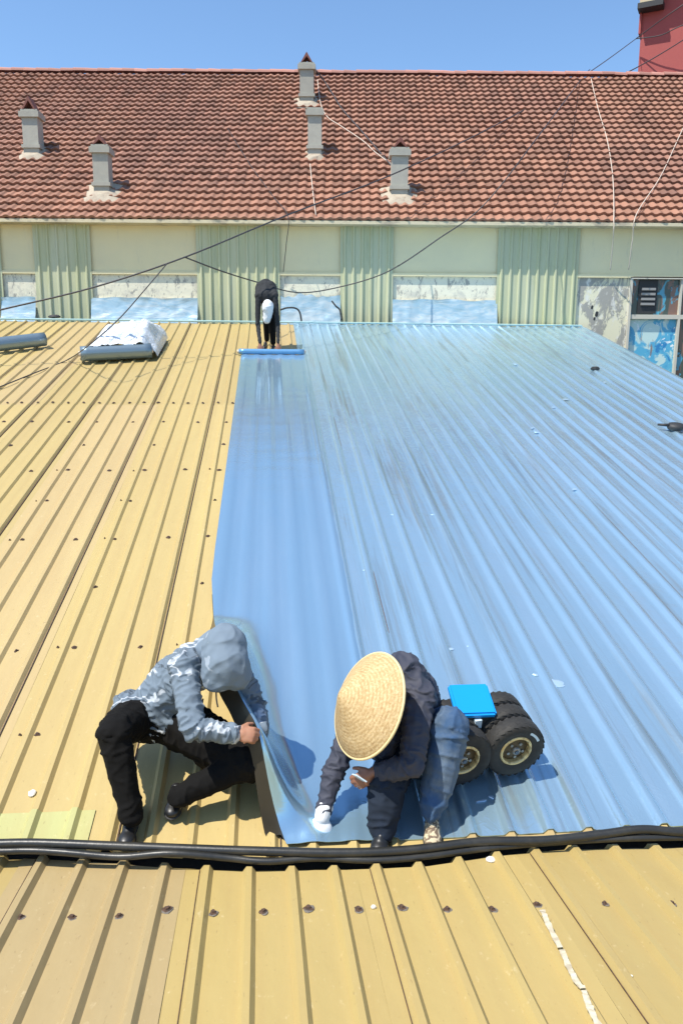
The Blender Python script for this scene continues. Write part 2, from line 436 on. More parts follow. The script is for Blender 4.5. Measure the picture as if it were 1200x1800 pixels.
for (a, b, s_) in [(37,1614,.9),(127,1614,1),(210,1612,.9),(294,1600,1.25),(375,1606,1),(463,1604,1),(542,1598,1.2),(630,1600,1.1),(706,1597,1.1),(785,1600,1),(864,1600,1),(943,1592,1),(1062,1590,.7),(1180,1590,.8)]:
    u, t = NR.pix(a, b)
    if nw is None: nw = washer(near); o = nw
    else: o = inst(nw, near)
    o.matrix_local = Matrix.Translation((u, t, .003)) @ Matrix.Rotation(rnd.uniform(0, 6), 4, 'Z') @ Matrix.Diagonal((1.25*s_, 1.0*s_, 1, 1))
    # torn rubber gasket flap
    mb = MB(); n = 10; b0 = len(mb.v)
    for q in range(n):
        an = 2*math.pi*q/n; rr = .024*s_*(1+.35*nz(q*1.7, a*.1)); mb.v += [(rr*math.cos(an), rr*math.sin(an)*.8, 0), (rr*.9*math.cos(an), rr*.72*math.sin(an), .0022)]
    for q in range(n):
        aa = b0+2*q; cc = b0+2*((q+1) % n); mb.f.append((aa, cc, cc+1, aa+1))
    mb.f.append(tuple(b0+2*q+1 for q in range(n)))
    gk = mb.build('gasket', m_gasket, near); gk.matrix_local = Matrix.Translation((u+.002, t-.003, .0025)) @ Matrix.Rotation(rnd.uniform(0, 6), 4, 'Z')
# concrete valley beam under both roofs
mb = MB()
for F, x0, x1 in ((MR, -9.3, 8.5),):
    pa = F.P(x0, -.35, -.08); pb = F.P(x1, -.35, -.08); pc = F.P(x1, .15, -.08); pd = F.P(x0, .15, -.08)
    b = len(mb.v); mb.v += [tuple(p) for p in (pa, pb, pc, pd)]+[(p.x, p.y, 0) for p in (pa, pb, pc, pd)]
    mb.f += [(b, b+1, b+2, b+3), (b+4, b+7, b+6, b+5), (b, b+4, b+5, b+1), (b+1, b+5, b+6, b+2), (b+2, b+6, b+7, b+3), (b+3, b+7, b+4, b)]
vb = mb.build('valley_wall', m_dark); tag(vb, kind='structure', label='dark wall and gutter under the valley between both metal roofs')

# ================================================================== FILM
def film_profile(F, kA, kB, tA, tB, h0, soft, seg, name, parent, mats, seed, uA=None, uB=None):
    us = []
    for k in range(kA, kB):
        for of in (-.1, -.075, -.055, -.04, -.028, -.016, -.006, .006, .016, .028, .04, .055, .075):
            us.append(u0+k*PITCHR+of)
    us.append(u0+(kB-1)*PITCHR+.1)
    V = []; Fc = []; n = len(us)
    for j in range(seg+1):
        t = lerp(tA, tB, j/seg)
        for u in us:
            x = abs(((u-u0+PITCHR/2) % PITCHR)-PITCHR/2)
            h = .0255*(1-sstep(.012, .037, x))
            h += .0010*math.sin(t*31+u*9)*nz(u*2, t*.8, seed+3)+.0025*nz(u*3+seed, t*1.1, 1) + .0022*nz(u*14, t*2.2, seed+5)
            h += .003*max(0, nz(u*5+9, t*4, seed))**2
            V.append((u, t, h0+max(h, -.001)))
    for j in range(seg):
        for i in range(n-1):
            a = j*n+i; Fc.append((a, a+1, a+1+n, a+n))
    for j in (0, seg):
        m = len(V)
        for i in range(n): x, y, z = V[j*n+i]; V += [(x, y, z), (x, y, z-.006)]
        for i in range(n-1):
            a = m+2*i; Fc.append((a+1, a+3, a+2, a) if j == 0 else (a, a+2, a+3, a+1))
    for (i, sgn) in ((0, 1), (n-1, -1)):     # long edges turned down
        b = len(V)
        for j in range(seg+1):
            x, y, z = V[j*n+i]; V += [(x, y, z), (x, y, z-.006)]
        for j in range(seg):
            a = b+2*j; Fc.append((a, a+2, a+3, a+1) if sgn == 1 else (a, a+1, a+3, a+2))
    return mesh(name, V, Fc, mats, parent, True)
film = empty('roof_film', MR.O); film.matrix_world = MR.M
tag(film, 'glossy blue film already pressed over the roof ribs on the right side', 'roofing film')
uSR = MR.pix(600, 983)[0]                      # right edge of the fresh strip
kF = int(round(kidx(uSR)-.5))
def tfar(k): return TMAX-.03
k = kF; i = 0
while k < kR:
    k1 = min(k+5, kR)
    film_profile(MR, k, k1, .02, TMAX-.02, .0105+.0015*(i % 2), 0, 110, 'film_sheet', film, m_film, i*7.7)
    k = k1; i += 1

# fresh strip: one smooth sheet, lifted along its left edge near the hooded worker
tEnd = MR.pix(480, 626)[1]
uSL = MR.pix(390, 880)[0]
L3 = []
for (px, py, Y) in ((372, 1020, None), (376, 1090, None), (392, 1160, 3.98), (425, 1232, 3.72), (462, 1292, 3.50), (478, 1370, 3.42), (512, 1484, None)):
    if Y is None: u, t = MR.pix(px, py, .02); L3.append((t, u, .02))
    else:
        q = MR.inv(at(px, py, Y)); L3.append((q.y, q.x, max(q.z, .02)))
L3.sort()
LT = [q[0] for q in L3]; LU = [q[1] for q in L3]; LH = [q[2] for q in L3]
print('strip edge', [(round(a, 2), round(b, 2), round(c, 2)) for a, b, c in L3], 'uSL', uSL, 'uSR', uSR)
def smoothed(ts, ys, t):
    s = 0; n = 0
    for d in (-.10, -.05, 0, .05, .10): s += interp(ts, ys, t+d); n += 1
    return s/n
V = []; Fc = []; SEGT, SEGU = 200, 64
tS0 = .015
for j in range(SEGT+1):
    tt = lerp(0, 1, j/SEGT)**1.6; t = lerp(tS0, tEnd, tt)
    ue = smoothed(LT, LU, t) if t < LT[-1]+.3 else uSL
    if t > LT[-1]: ue = lerp(LU[-1], uSL, sstep(LT[-1], LT[-1]+.6, t))
    he = smoothed(LT, LH, t) if t < LT[-1] else .02
    he = .02+(he-.02)*sstep(tS0-.02, tS0+.32, t)
    for i in range(SEGU+1):
        wv = i/SEGU                      # 0 right edge, 1 left edge
        ur = uSR+.02
        # the flat part ends at wc, beyond it the sheet swings up to the edge
        u = lerp(ur, ue, wv)
        lift = sstep(.45, 1.0, wv)**1.5
        h = .026 + (he-.02)*lift
        bulge = (he-.02)*.55*math.sin(math.pi*min(1, max(0, (wv-.35)/.65)))
        u += -.22*bulge
        x = abs(((u-u0+PITCHR/2) % PITCHR)-PITCHR/2)
        flat = 1-min(1, (he-.02)*4)*sstep(.3, .8, wv)
        h += flat*(.008*(1-sstep(.01, .075, x))) + .017*math.exp(-((wv-.055)/.022)**2)*sstep(tEnd*.98, tEnd*.7, t) + .004*nz(u*3, t*.9, 2) + .0016*nz(u*1.5, t*6, 7)
        edge_d = sstep(.0, .03, wv)
        h = lerp(.020+.0255*(1-sstep(.010, .046, x))*.6, h, edge_d)
        V.append((u, t, h))
for j in range(SEGT):
    for i in range(SEGU):
        a = j*(SEGU+1)+i; Fc.append((a, a+SEGU+1, a+SEGU+2, a+1))
FN = 5
fl_rows = []
for j in range(SEGT+1):
    x, y, z = V[j*(SEGU+1)+SEGU]; k_ = sstep(.035, .10, z)
    fl_rows.append([(x-(.004+.040*(q/FN)**1.4*(1+.4*nz(y*5)))*k_-.004*q/FN, y-.006*k_*q, max(.006, z-(.017*q+.001*q*q)*max(k_, .04))) for q in range(1, FN+1)])
nt_ = len(V); V2 = [(x, y, z-.0025) for (x, y, z) in V]
F2 = [tuple(nt_+q for q in f[::-1]) for f in Fc]
rim = []
W = SEGU+1; base_ = V+V2
for j in range(SEGT):
    a = j*W; rim.append((a, nt_+a, nt_+a+W, a+W)); a = j*W+SEGU; rim.append((a, a+W, nt_+a+W, nt_+a))
for i in range(SEGU):
    a = i; rim.append((a, a+1, nt_+a+1, nt_+a)); a = SEGT*W+i; rim.append((a, nt_+a, nt_+a+1, a+1))
RV = []; RF = []
for f in rim:
    RF.append(tuple(len(base_)+len(RV)+q for q in range(4))); RV += [base_[q] for q in f]
rim = RF
VF = []; FF = []
jj = [j for j in range(SEGT+1) if V[j*(SEGU+1)+SEGU][2] >= .030]; jj = list(range(min(jj), max(jj)+1))
for j in jj:
    VF.append(V[j*(SEGU+1)+SEGU]); VF += fl_rows[j]
for j in range(len(jj)-1):
    for q in range(FN): a = j*(FN+1)+q; FF.append((a, a+FN+1, a+FN+2, a+1))
strip = mesh('film_strip', V+V2+RV, Fc+F2+rim, [m_strip, m_under], None, True, [0]*len(Fc)+[1]*len(F2)+[0]*len(rim))
mesh('turned_down_edge', VF, FF, m_under, strip, True)
strip.matrix_world = MR.M
tag(strip, 'fresh smooth strip of blue film being laid between the workers, its left edge lifted', 'roofing film')
# the roll the strip comes off, held down by the far worker
mb = MB()
for q in range(1):
    pts = [MR.P(lerp(uSL-.04, uSR+.0, a/12), tEnd+.03, .07) for a in range(13)]
    mb.tube(pts, .046, 20)
fr = mb.build('film_roll', Mat('blue_roll_face', (.16, .36, .58), .3, .4).m, None, True)
tag(fr, 'thin blue film roll across the far end of the strip, under the bent worker', 'film roll')
core = MB(); pts = [MR.P(lerp(uSL-.07, uSR+.03, a/2), tEnd+.03, .07) for a in range(3)]
core.tube(pts, .028, 12).build('roll_core', m_cord, fr, True)

# ================================================================== FAR BUILDING
YW = 16.9
far = empty('tile_roofed_building', (0, YW, 0))
tag(far, 'long cream building with red clay tile roof and five grey chimneys behind the blue roof', 'building')
def wp(px, py, Y=YW): return at(px, py, Y)
def zx(px, py, Y=YW): p = at(px, py, Y); return p.x, p.z
def fb(mb, name, mats, smooth=False):   # child of far in its local frame
    mb.v = [(v[0], v[1]-YW, v[2]) for v in mb.v]
    return mb.build(name, mats, far, smooth)
zEave = zx(600, 397)[1]; zLedge = zx(600, 482)[1]; zLow = zx(600, 528)[1]; zBot = zx(600, 575)[1]
XL, XR = -16, 17
mb = MB(); mb.box(XL, XR, YW, YW+.3, zLedge, zEave+.3); fb(mb, 'upper_wall', m_wall)
wx0, wx1 = zx(1110, 500)[0], zx(1330, 500)[0]; wz1 = zx(1150, 490)[1]; wz0 = zx(1150, 668)[1]-.12
xp = zx(1015, 530)[0]
mb = MB(); mb.box(XL, xp, YW+.0, YW+.3, 0, zLedge); fb(mb, 'lower_wall', m_patch)
mb = MB(); mb.box(xp, wx0, YW, YW+.3, 0, zLedge); mb.box(wx0, wx1, YW, YW+.3, 0, wz0); mb.box(wx0, wx1, YW, YW+.3, wz1, zLedge); mb.box(wx1, XR, YW, YW+.3, 0, zLedge)
fb(mb, 'window_wall', m_peel)
mb = MB(); mb.box(XL, XR, YW-.05, YW-.002, zLedge-.035, zLedge+.025); fb(mb, 'ledge', m_wall)
mb = MB(); mb.box(XL, XR, YW-.33, YW-.003, zEave-.02, zEave+.045); fb(mb, 'cornice', m_corn)
mb = MB(); mb.box(XL, XR, YW+.3, YW+9, 0, zEave); fb(mb, 'building_core', m_wall)
# blotches of dark holes in the peeling wall
for (a, b, r) in ((1040, 540, .035), (1048, 552, .05), (1044, 560, .03)):
    p = wp(a, b, YW-.004); n = 8; mb = MB()
    bb = len(mb.v)
    for q in range(n): mb.v.append((p.x+r*math.cos(q*.785)*(.6+.4*math.sin(q*2.2)**2), p.y, p.z+r*1.2*math.sin(q*.785)))
    mb.f.append(tuple(range(bb+n-1, bb-1, -1)))
    fb(mb, 'wall_hole', m_dark)
# green corrugated panels
for pi, (a, b) in enumerate(((-140, 6), (64, 163), (347, 492), (598, 690), (872, 1014))):
    x0 = zx(a, 480)[0]; x1 = zx(b, 480)[0]; z1 = zEave-.01; z0 = zBot+.03
    n = max(4, int(round((x1-x0)/.19))); prof = []
    for k in range(n):
        xx = lerp(x0, x1, (k+.5)/n); pw = (x1-x0)/n
        prof += [(xx-pw/2, 0), (xx-.035, 0), (xx-.014, -.034), (xx+.014, -.034), (xx+.035, 0)]
    prof.append((x1, 0)); V = []; Fc = []
    rowsz = [z0, lerp(z0, z1, .33), lerp(z0, z1, .66), z1]
    for zz in rowsz:
        for (x, y) in prof: V.append((x+.004*nz(x*3, zz), -.055+y+.006*nz(x, zz*2), zz))
    m_ = len(prof)
    for r_ in range(3):
        for q in range(m_-1): c = r_*m_+q; Fc.append((c, c+1, c+1+m_, c+m_))
    b0 = len(V)
    for q in range(m_): V.append((V[q][0], V[q][1]+.004, V[q][2]))
    for q in range(m_-1): Fc.append((b0+q, b0+q+1, q+1, q))
    mesh('corrugated_panel', V, Fc, m_gpan, far)
    for zz in (z0+.08, lerp(z0, z1, .5)):
        mb = MB(); mb.box(x0, x1, YW-.05, YW-.003, zz-.02, zz+.02); fb(mb, 'panel_batten', m_frame)
# silver blue film turned up at the foot of the wall
for pi, (a, b) in enumerate(((6, 66), (163, 349), (494, 598), (689, 872))):
    x0 = zx(a, 545)[0]; x1 = zx(b, 545)[0]; V = []; Fc = []; nx = int((x1-x0)/.05)+2; nzz = 12
    for r_ in range(nzz+1):
        for q in range(nx+1):
            f = r_/nzz; x = lerp(x0, x1, q/nx); top = zLow+.02+.05*nz(x*2, pi)+(.14 if pi == 2 else 0)*max(0, nz(x*5, 4)+.4)
            z = lerp(zBot-.1, top, f)
            V.append((x, -.05-.16*(1-f)**1.6-.03*abs(nz(x*4, z*7, pi))-.010*nz(x*9, z*6, pi+4), z))
    for r_ in range(nzz):
        for q in range(nx): c = r_*(nx+1)+q; Fc.append((c, c+1, c+nx+2, c+nx+1))
    mesh('film_upstand', V, Fc, m_silver, far, True)
for (a, b) in ((163, 347), (690, 870)):
    mb = MB(); mb.box(zx(a, 500)[0], zx(b, 500)[0], YW-.03, YW-.001, zLow-.02, zLow+.01); fb(mb, 'lower_ledge', m_corn)
# window with painted panes at the right
win = MB()
def wbox(mb, x0, x1, z0, z1, y0=-.06, y1=-.0): mb.box(x0, x1, YW+y0, YW+y1, z0, z1)
zM = zx(1150, 557)[1]; xm = zx(1192, 560)[0]; xm2 = xm+(xm-wx0)*1.0
wf = MB()
for (x0, x1, z0, z1) in ((wx0-.05, wx0, wz0-.02, wz1+.03), (wx0, wx1, wz1-.01, wz1+.035), (wx0, wx1, wz0-.05, wz0+.01), (wx1, wx1+.05, wz0-.02, wz1+.03)):
    wbox(wf, x0, x1, z0, z1, -.05, .08)
for (x0, x1, z0, z1) in ((wx0, wx1, zM-.045, zM+.045), (xm-.025, xm+.025, wz0+.01, zM-.045), (xm-.02, xm+.02, zM+.045, wz1-.01)):
    wbox(wf, x0, x1, z0, z1, -.02, .07)
wfr = fb(wf, 'window_frame', m_frame)
for (x0, x1, z0, z1, mm) in ((wx0, xm-.025, wz0, zM-.045, m_paint), (xm+.025, wx1, wz0, zM-.045, m_paint2), (wx0, xm-.02, zM+.045, wz1-.01, m_paint2), (xm+.02, wx1, zM+.045, wz1-.01, m_paint2)):
    p = MB(); p.box(x0, x1, .06, .075, z0, z1); p.build('pane', mm, wfr)
lv = MB(); lx0, lx1 = zx(1127, 520)[0], zx(1151, 520)[0]; lz0, lz1 = zx(1138, 540)[1], zx(1138, 505)[1]
lv.box(lx0-.06, lx1+.05, .035, .05, zx(1138, 551)[1], wz1-.02); vent = lv.build('vent_plate', m_dark, wfr)
sl = None
for q in range(4):
    z = lerp(lz1, lz0, (q+.3)/4); s_ = MB(); s_.box(lx0, lx1, .0, .034, z-.03, z+.02)
    if sl is None: sl = s_.build('slat', m_slat, wfr)
    else: s_.build('slat', m_slat, wfr)

# tile roof
SL = 37.0
e0 = at(600, 389, YW-.30); eY, eZ = e0.y, e0.z
# slope length so the ridge projects to y = 134
def ridge_py(Ls):
    P = Vector((0, eY+Ls*math.cos(R(SL)), eZ+Ls*math.sin(R(SL)))); q = CAMM.inverted() @ P
    return 900 - FPX*q.y/(-q.z)
lo, hi = 3, 20
for _ in range(40):
    mid = (lo+hi)/2
    if ridge_py(mid) > 132: lo = mid
    else: hi = mid
LS = lo; print('slope length', LS)
TM = Matrix.Translation((0, eY-YW, eZ)) @ Matrix.Rotation(R(SL), 4, 'X')
TMw = Matrix.Translation((0, YW, 0)) @ TM
TI = TMw.inverted()
def tpix(px, py, h=0):
    d = TI.to_3x3() @ ray(px, py); o = TI @ Vector((0, 0, CZ)); k = (h-o.z)/d.z; return o+d*k
tr = mesh('tile_roof', [(XL, 0, -.03), (XR, 0, -.03), (XR, LS, -.03), (XL, LS, -.03), (XL, 0, -.05), (XR, 0, -.05), (XR, LS, -.05), (XL, LS, -.05)],
          [(0, 1, 2, 3), (4, 7, 6, 5), (0, 4, 5, 1), (2, 6, 7, 3), (1, 5, 6, 2), (3, 7, 4, 0)], Mat('roof_deck', (.10, .05, .04), .9).m, far)
tr.matrix_local = TM
TWd, NROW = .195, 28
TL = (LS-.05)/NROW
prof = [(0, .0), (.10, -.004), (.30, .0), (.44, .016), (.62, .030), (.80, .025), (.93, .006), (1.0, 0)]
def tile_geo():
    V = []; Fc = []; n = len(prof)
    for (y, dz) in ((0, .064), (TL+.03, .0)):
        for (x, z) in prof: V.append((x*TWd*1.0, y, z+dz))
    for i in range(n-1): Fc.append((i, i+1, i+1+n, i+n))
    b = len(V)
    for (x, z) in prof: V.append((x*TWd, .004, z+.004))
    for i in range(n-1): Fc.append((b+i, b+i+1, i+1, i))
    return V, Fc
TV, TF = tile_geo()
tm = bpy.data.meshes.new('tile'); tm.from_pydata(TV, [], TF); tm.materials.append(m_tile1); tm.update()
cols = int((XR-XL)/TWd)
tiles = []
for r_ in range(NROW):
    for c in range(cols):
        x = XL+c*TWd; y = r_*TL
        dz = .010*nz(x*.8, y*.8, 3); dy = .05*nz(x*.35, y*.5, 9)*min(1, r_*.5)+rnd.uniform(-.008, .008)
        tiles.append((x+.0*r_, y+dy, dz+rnd.uniform(-.002, .004), rnd.uniform(-.018, .018), rnd.choice((rnd.uniform(.65, .9), rnd.uniform(.85, 1.15), rnd.uniform(.88, 1.08)))))
def vis(t):
    P = TMw @ Vector((t[0], t[1], 0)); q = CAMM.inverted() @ P; return abs(FPX*q.x/(-q.z)) < 600
cand = [t for t in tiles if vis(t)]; cand.sort(key=lambda t: (round(t[1]/TL), abs(t[0])))
nearset = set(id(t) for t in cand[:300])
BV = []; BF = []; tone = []
for t in tiles:
    Mt = Matrix.Translation((t[0], t[1], t[2])) @ Matrix.Rotation(t[3], 4, 'Z')
    if id(t) in nearset:
        o = bpy.data.objects.new('tile', tm); COL.objects.link(o); o.parent = tr; o.matrix_local = Mt
    else:
        b = len(BV); BV += [tuple(Mt @ Vector(v)) for v in TV]; BF += [tuple(b+q for q in f) for f in TF]; tone += [t[4]]*len(TF)
o = mesh('tile_field', BV, BF, m_tile, tr); o['kind'] = 'stuff'
atr = o.data.attributes.new('tone', 'FLOAT', 'FACE'); atr.data.foreach_set('value', tone)
# ridge tiles
rm = MB(); n = 6
for (y, s_) in ((0, 1.0), (.36, .86)):
    for q in range(n+1):
        an = math.pi*q/n; rm.v.append((y, math.cos(an)*.13*s_, math.sin(an)*.11*s_))
for q in range(n): rm.f.append((q, q+1, q+n+2, q+n+1))
rm.v.append((0, 0, 0)); rm.f += [(q+1, q, len(rm.v)-1) for q in range(n)]
r0 = rm.build('ridge_tile', m_ridge, tr)
RT = Matrix.Translation((0, LS+.02, .02)) @ Matrix.Rotation(R(-SL), 4, 'X')
nr_ = int((XR-XL)/.34)
for q in range(nr_):
    o = r0 if q == 0 else inst(r0, tr)
    o.matrix_local = RT @ Matrix.Translation((XL+q*.34, 0, .012*nz(q*.4)+rnd.uniform(-.004, .006))) @ Matrix.Rotation(rnd.uniform(-.03, .03), 4, 'Y')
# back slope so the building is closed
mb = MB(); yr = eY+LS*math.cos(R(SL)); zr = eZ+LS*math.sin(R(SL))
mb.quad((XL, yr, zr-.04), (XR, yr, zr-.04), (XR, yr+8, eZ-.3), (XL, yr+8, eZ-.3)); fb(mb, 'rear_roof', m_ridge)
# chimneys
m_cap = Mat('dark_cap_tile', (.20, .07, .05), .7).m
def chimney(xa, xb, ytop, ybase, apex, fl, tilted=0):
    q = tpix((xa+xb)/2, ybase); P = TMw @ q; Yf = P.y
    x0 = at(xa, ybase, Yf).x; x1 = at(xb, ybase, Yf).x; zt = at(xa, ytop, Yf).z; zb = P.z
    wd = x1-x0; d = wd*.95
    loc = Vector((0, -YW, 0))
    H = zt-zb
    mb = MB(); mb.box(x0, x1, Yf-.0-YW, Yf+d-YW, zb-.3, zt-.12)
    z1 = zb+.12*H+.10
    mb.box(x0-.035, x1+.035, Yf-.035-YW, Yf+d+.035-YW, z1, z1+.07)
    ch = mb.build('chimney', m_conc, far)
    cp = MB(); cp.box(x0-.05, x1+.05, Yf-.05-YW, Yf+d+.05-YW, zt-.119, zt); cp.box(x0-.015, x1+.015, Yf-.015-YW, Yf+d+.015-YW, zt+.001, zt+.05)
    cp.build('chimney_cap', m_conc, ch)
    if apex:
        za = at(xa, apex, Yf).z; xm_ = (x0+x1)/2
        for s_ in (-1, 1):
            b = MB(); hw = wd*.42; th = .035
            A = (xm_+s_*hw, zt+.051); B = (xm_+s_*.0, za)
            nx = s_*th*.9; 
            pts = [A, (A[0]-nx, A[1]), (B[0]-nx*.02, B[1]-.10), (B[0]+nx*.05, B[1])]
            y0, y1 = Yf-.02-YW, Yf+d-YW
            if s_ < 0: pts = pts[::-1]
            k = len(b.v); b.v += [(p[0], y0, p[1]) for p in pts]+[(p[0], y1, p[1]) for p in pts]
            b.f += [(k, k+1, k+2, k+3), (k+7, k+6, k+5, k+4)]+[(k+i, k+4+i, k+4+(i+1) % 4, k+(i+1) % 4) for i in range(4)]
            b.build('leaning_tile', m_cap, ch)
        bb = MB(); bb.box(xm_-hw*.8, xm_+hw*.8, Yf+d*.8-YW, Yf+d*.85-YW, zt+.051, lerp(zt, za, .3)); bb.build('flue', m_dark, ch)
    # cement fillet on the tiles
    fm_ = MB(); nA = 14; cx = (x0+x1)/2
    for q_ in range(nA):
        an = 2*math.pi*q_/nA; kx = wd*.5+.10*fl+.05*fl*nz(q_*2.1, xa); ky = .14+.10*fl*(1+.4*nz(q_*1.3, xa))
        pt = TMw.inverted() @ Vector((cx, Yf+d*.35, 0)); 
        lx = cx+kx*1.15*max(-1, min(1, math.cos(an)*1.3)); ly = q.y+.16+(ky+.16)*max(-1, min(1, math.sin(an)*1.3))
        fm_.v.append((lx, ly, .03)); fm_.v.append((cx+wd*.45*math.cos(an), q.y+.16+.25*math.sin(an), .10))
    for q_ in range(nA):
        a = 2*q_; c = 2*((q_+1) % nA); fm_.f.append((a, c, c+1, a+1))
    fm_.f.append(tuple(2*i+1 for i in range(nA)))
    fo = fm_.build('cement_fillet', m_cem, ch); fo.matrix_local = TM
chimney(43, 70, 196, 278, 168, .8)
chimney(166, 193, 258, 346, 236, 1.8)
chimney(527, 551, 113, 186, 91, 1.0)
chimney(541, 565, 193, 280, None, .4)
chimney(687, 716, 263, 352, 240, 1.6)

# red tower behind the ridge
YT = 34.0
rt = empty('red_tower', (at(1120, 130, YT).x, YT, 0))
tag(rt, 'tall plain red rendered building rising behind the ridge at top right corner', 'building')
x0 = 0; px_ = rt.location.x
rt.rotation_euler = (0, 0, R(-27)); mb = MB(); zt_ = at(1120, 12, YT).z
mb.box(0, 14, 0, 10, 0, zt_+1.2); mb.build('wall', m_red, rt)
mb = MB(); mb.box(-.08, -.001, -.1, 10, zt_-1.0, zt_-.2); mb.build('downpipe_box', m_red, rt)
mb = MB(); mb.box(-.35, 14.5, -1.0, 10, zt_+1.2, zt_+1.5); mb.build('eave_slab', m_dark, rt)
mb = MB(); mb.box(-.05, .75, -.5, -.001, zt_-.05, zt_+.9); mb.build('eave_block', m_beige, rt)
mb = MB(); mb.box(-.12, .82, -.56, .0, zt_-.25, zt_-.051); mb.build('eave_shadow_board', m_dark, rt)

# ================================================================== HOSES, CABLES
def cable(name, pts, r, mat, label, cat, n=6, sub=8):
    o = MB().tube(spline(pts, sub), r, n).build(name, mat, None, True); return tag(o, label, cat)
def vall(a, b, h): return MR.world(a, b, h+.012)
cable('black_hose', [vall(-400, 1478, .05), vall(-60, 1483, .05), vall(60, 1482, .05), vall(200, 1487, .05), vall(330, 1492, .05), vall(450, 1496, .055), vall(600, 1499, .055), vall(720, 1494, .055), vall(840, 1480, .055), vall(960, 1477, .05), vall(1060, 1466, .07), vall(1130, 1458, .09), vall(1230, 1463, .08), vall(1500, 1455, .06)],
      .0215, m_hose, 'thicker black hose lying along the valley, crossing on the worker side', 'hose', 12)
cable('black_hose', [vall(-400, 1492, .03), vall(-40, 1496, .03), vall(50, 1495, .03), vall(110, 1498, .04), vall(210, 1506, .035), vall(300, 1500, .07), vall(400, 1508, .035), vall(470, 1514, .03), vall(560, 1508, .03), vall(650, 1512, .03), vall(740, 1506, .03), vall(860, 1490, .03), vall(980, 1480, .03), vall(1080, 1474, .05), vall(1160, 1472, .06), vall(1260, 1470, .05), vall(1500, 1462, .04)],
      .0165, m_hose, 'thinner wavy black hose beside the thick one, nearer the mustard roof edge', 'hose', 12)
AN = (325, 452)
pole_pt = at(1117, 68, 33.8)
cable('overhead_cable', [at(-90, 568, 12), at(0, 545, 12.2), at(165, 505, 12.6), AN and at(325, 452, 13.0), at(505, 378, 14.0), at(700, 302, 16.5), at(880, 215, 20), at(1030, 130, 26), pole_pt], .014, m_cable, 'dark overhead cable running from the left edge past the join up to the red building', 'cable')
cable('overhead_cable', [at(325, 452, 13.0), at(385, 475, 13.6), at(445, 494, 14.6), at(520, 514, 16.0), at(590, 506, 16.4), at(680, 478, 16.2), at(770, 420, 15.8), at(850, 360, 15.6), at(945, 240, 16.8), at(1020, 140, 23), at(1036, 122, 25)], .012, m_cable, 'dark cable sagging in front of the wall behind the far worker up to the ridge', 'cable')
cable('overhead_cable', [at(295, 462, 12.9), at(250, 515, 12.4), at(210, 560, 11.9), at(165, 600, 11.4), MR.world(120, 632, .04), MR.world(60, 656, .03), MR.world(0, 680, .035), MR.world(-60, 700, .03)], .009, m_cable, 'thin dark cable dropping from the join onto the yellow roof beside the wrapped roll', 'cable')
cable('overhead_cable', [pole_pt, at(1160, 62, 33), at(1200, 44, 32.5), at(1300, 10, 32)], .02, m_cable, 'lower cable leaving the corner of the red building toward upper right', 'cable')
cable('overhead_cable', [pole_pt, at(1160, 36, 33), at(1200, 8, 32.5), at(1300, -60, 32)], .02, m_cable, 'upper cable leaving the corner of the red building toward upper right', 'cable')
cable('overhead_cable', [at(1062, 146, 27), at(1112, 122, 30), at(1160, 95, 30.5), at(1215, 60, 31), at(1300, 0, 31)], .02, m_cable, 'faint cable crossing the red wall below the two corner cables', 'cable')
def tw(a, b, h=.07): return TMw @ tpix(a, b, h)
cable('roof_cable', [tw(551, 118, .5), tw(575, 150, .12), tw(600, 190), tw(635, 230), tw(665, 265), tw(695, 300)], .018, m_cable, 'dark cable sloping down the tiles from the tallest chimney on the ridge', 'cable')
cable('pale_cord', [tw(558, 140, .2), tw(563, 180), tw(575, 205), tw(600, 222), tw(637, 247), tw(660, 268), tw(690, 290)], .011, m_cord, 'pale cord curving beside the dark cable below the ridge chimney', 'cord')
cable('pale_cord', [tw(545, 288), tw(549, 330), tw(555, 378)], .010, m_cord, 'short pale cord hanging down the tiles below the flat topped chimney', 'cord')
cable('pale_cord', [tw(1038, 138), tw(1050, 190), tw(1066, 245), tw(1076, 310), tw(1078, 384, .12), at(1076, 430, YW-.30), at(1072, 474, YW-.1)], .010, m_cord, 'long pale cord hanging from the ridge to the wall ledge, left of its pair', 'cord')
cable('pale_cord', [tw(1215, 195), tw(1195, 235), tw(1160, 310), tw(1118, 376, .12), at(1111, 420, YW-.30), at(1104, 474, YW-.1)], .010, m_cord, 'pale cord slanting down the tiles from the right edge to above the window', 'cord')
cable('thin_wire', [tw(400, 225), tw(440, 290), tw(480, 345), tw(506, 380, .12), at(503, 430, YW-.3), at(498, 478, YW-.1)], .008, m_cable, 'thin dark wire crossing the tiles and dropping beside the wide green panel', 'wire')
cable('loose_cable', [at(492, 545, YW-.35), at(505, 541, YW-.38), at(520, 542, YW-.38), at(527, 550, YW-.38), at(530, 566, YW-.4)], .018, m_dark, 'short loop of black cable on the crumpled film beside the far worker', 'cable')
cable('loose_cable', [at(583, 529, YW-.3), at(590, 538, YW-.33), at(597, 545, YW-.33), at(600, 562, YW-.4)], .018, m_dark, 'short black cable end hanging left of the narrow green panel', 'cable')

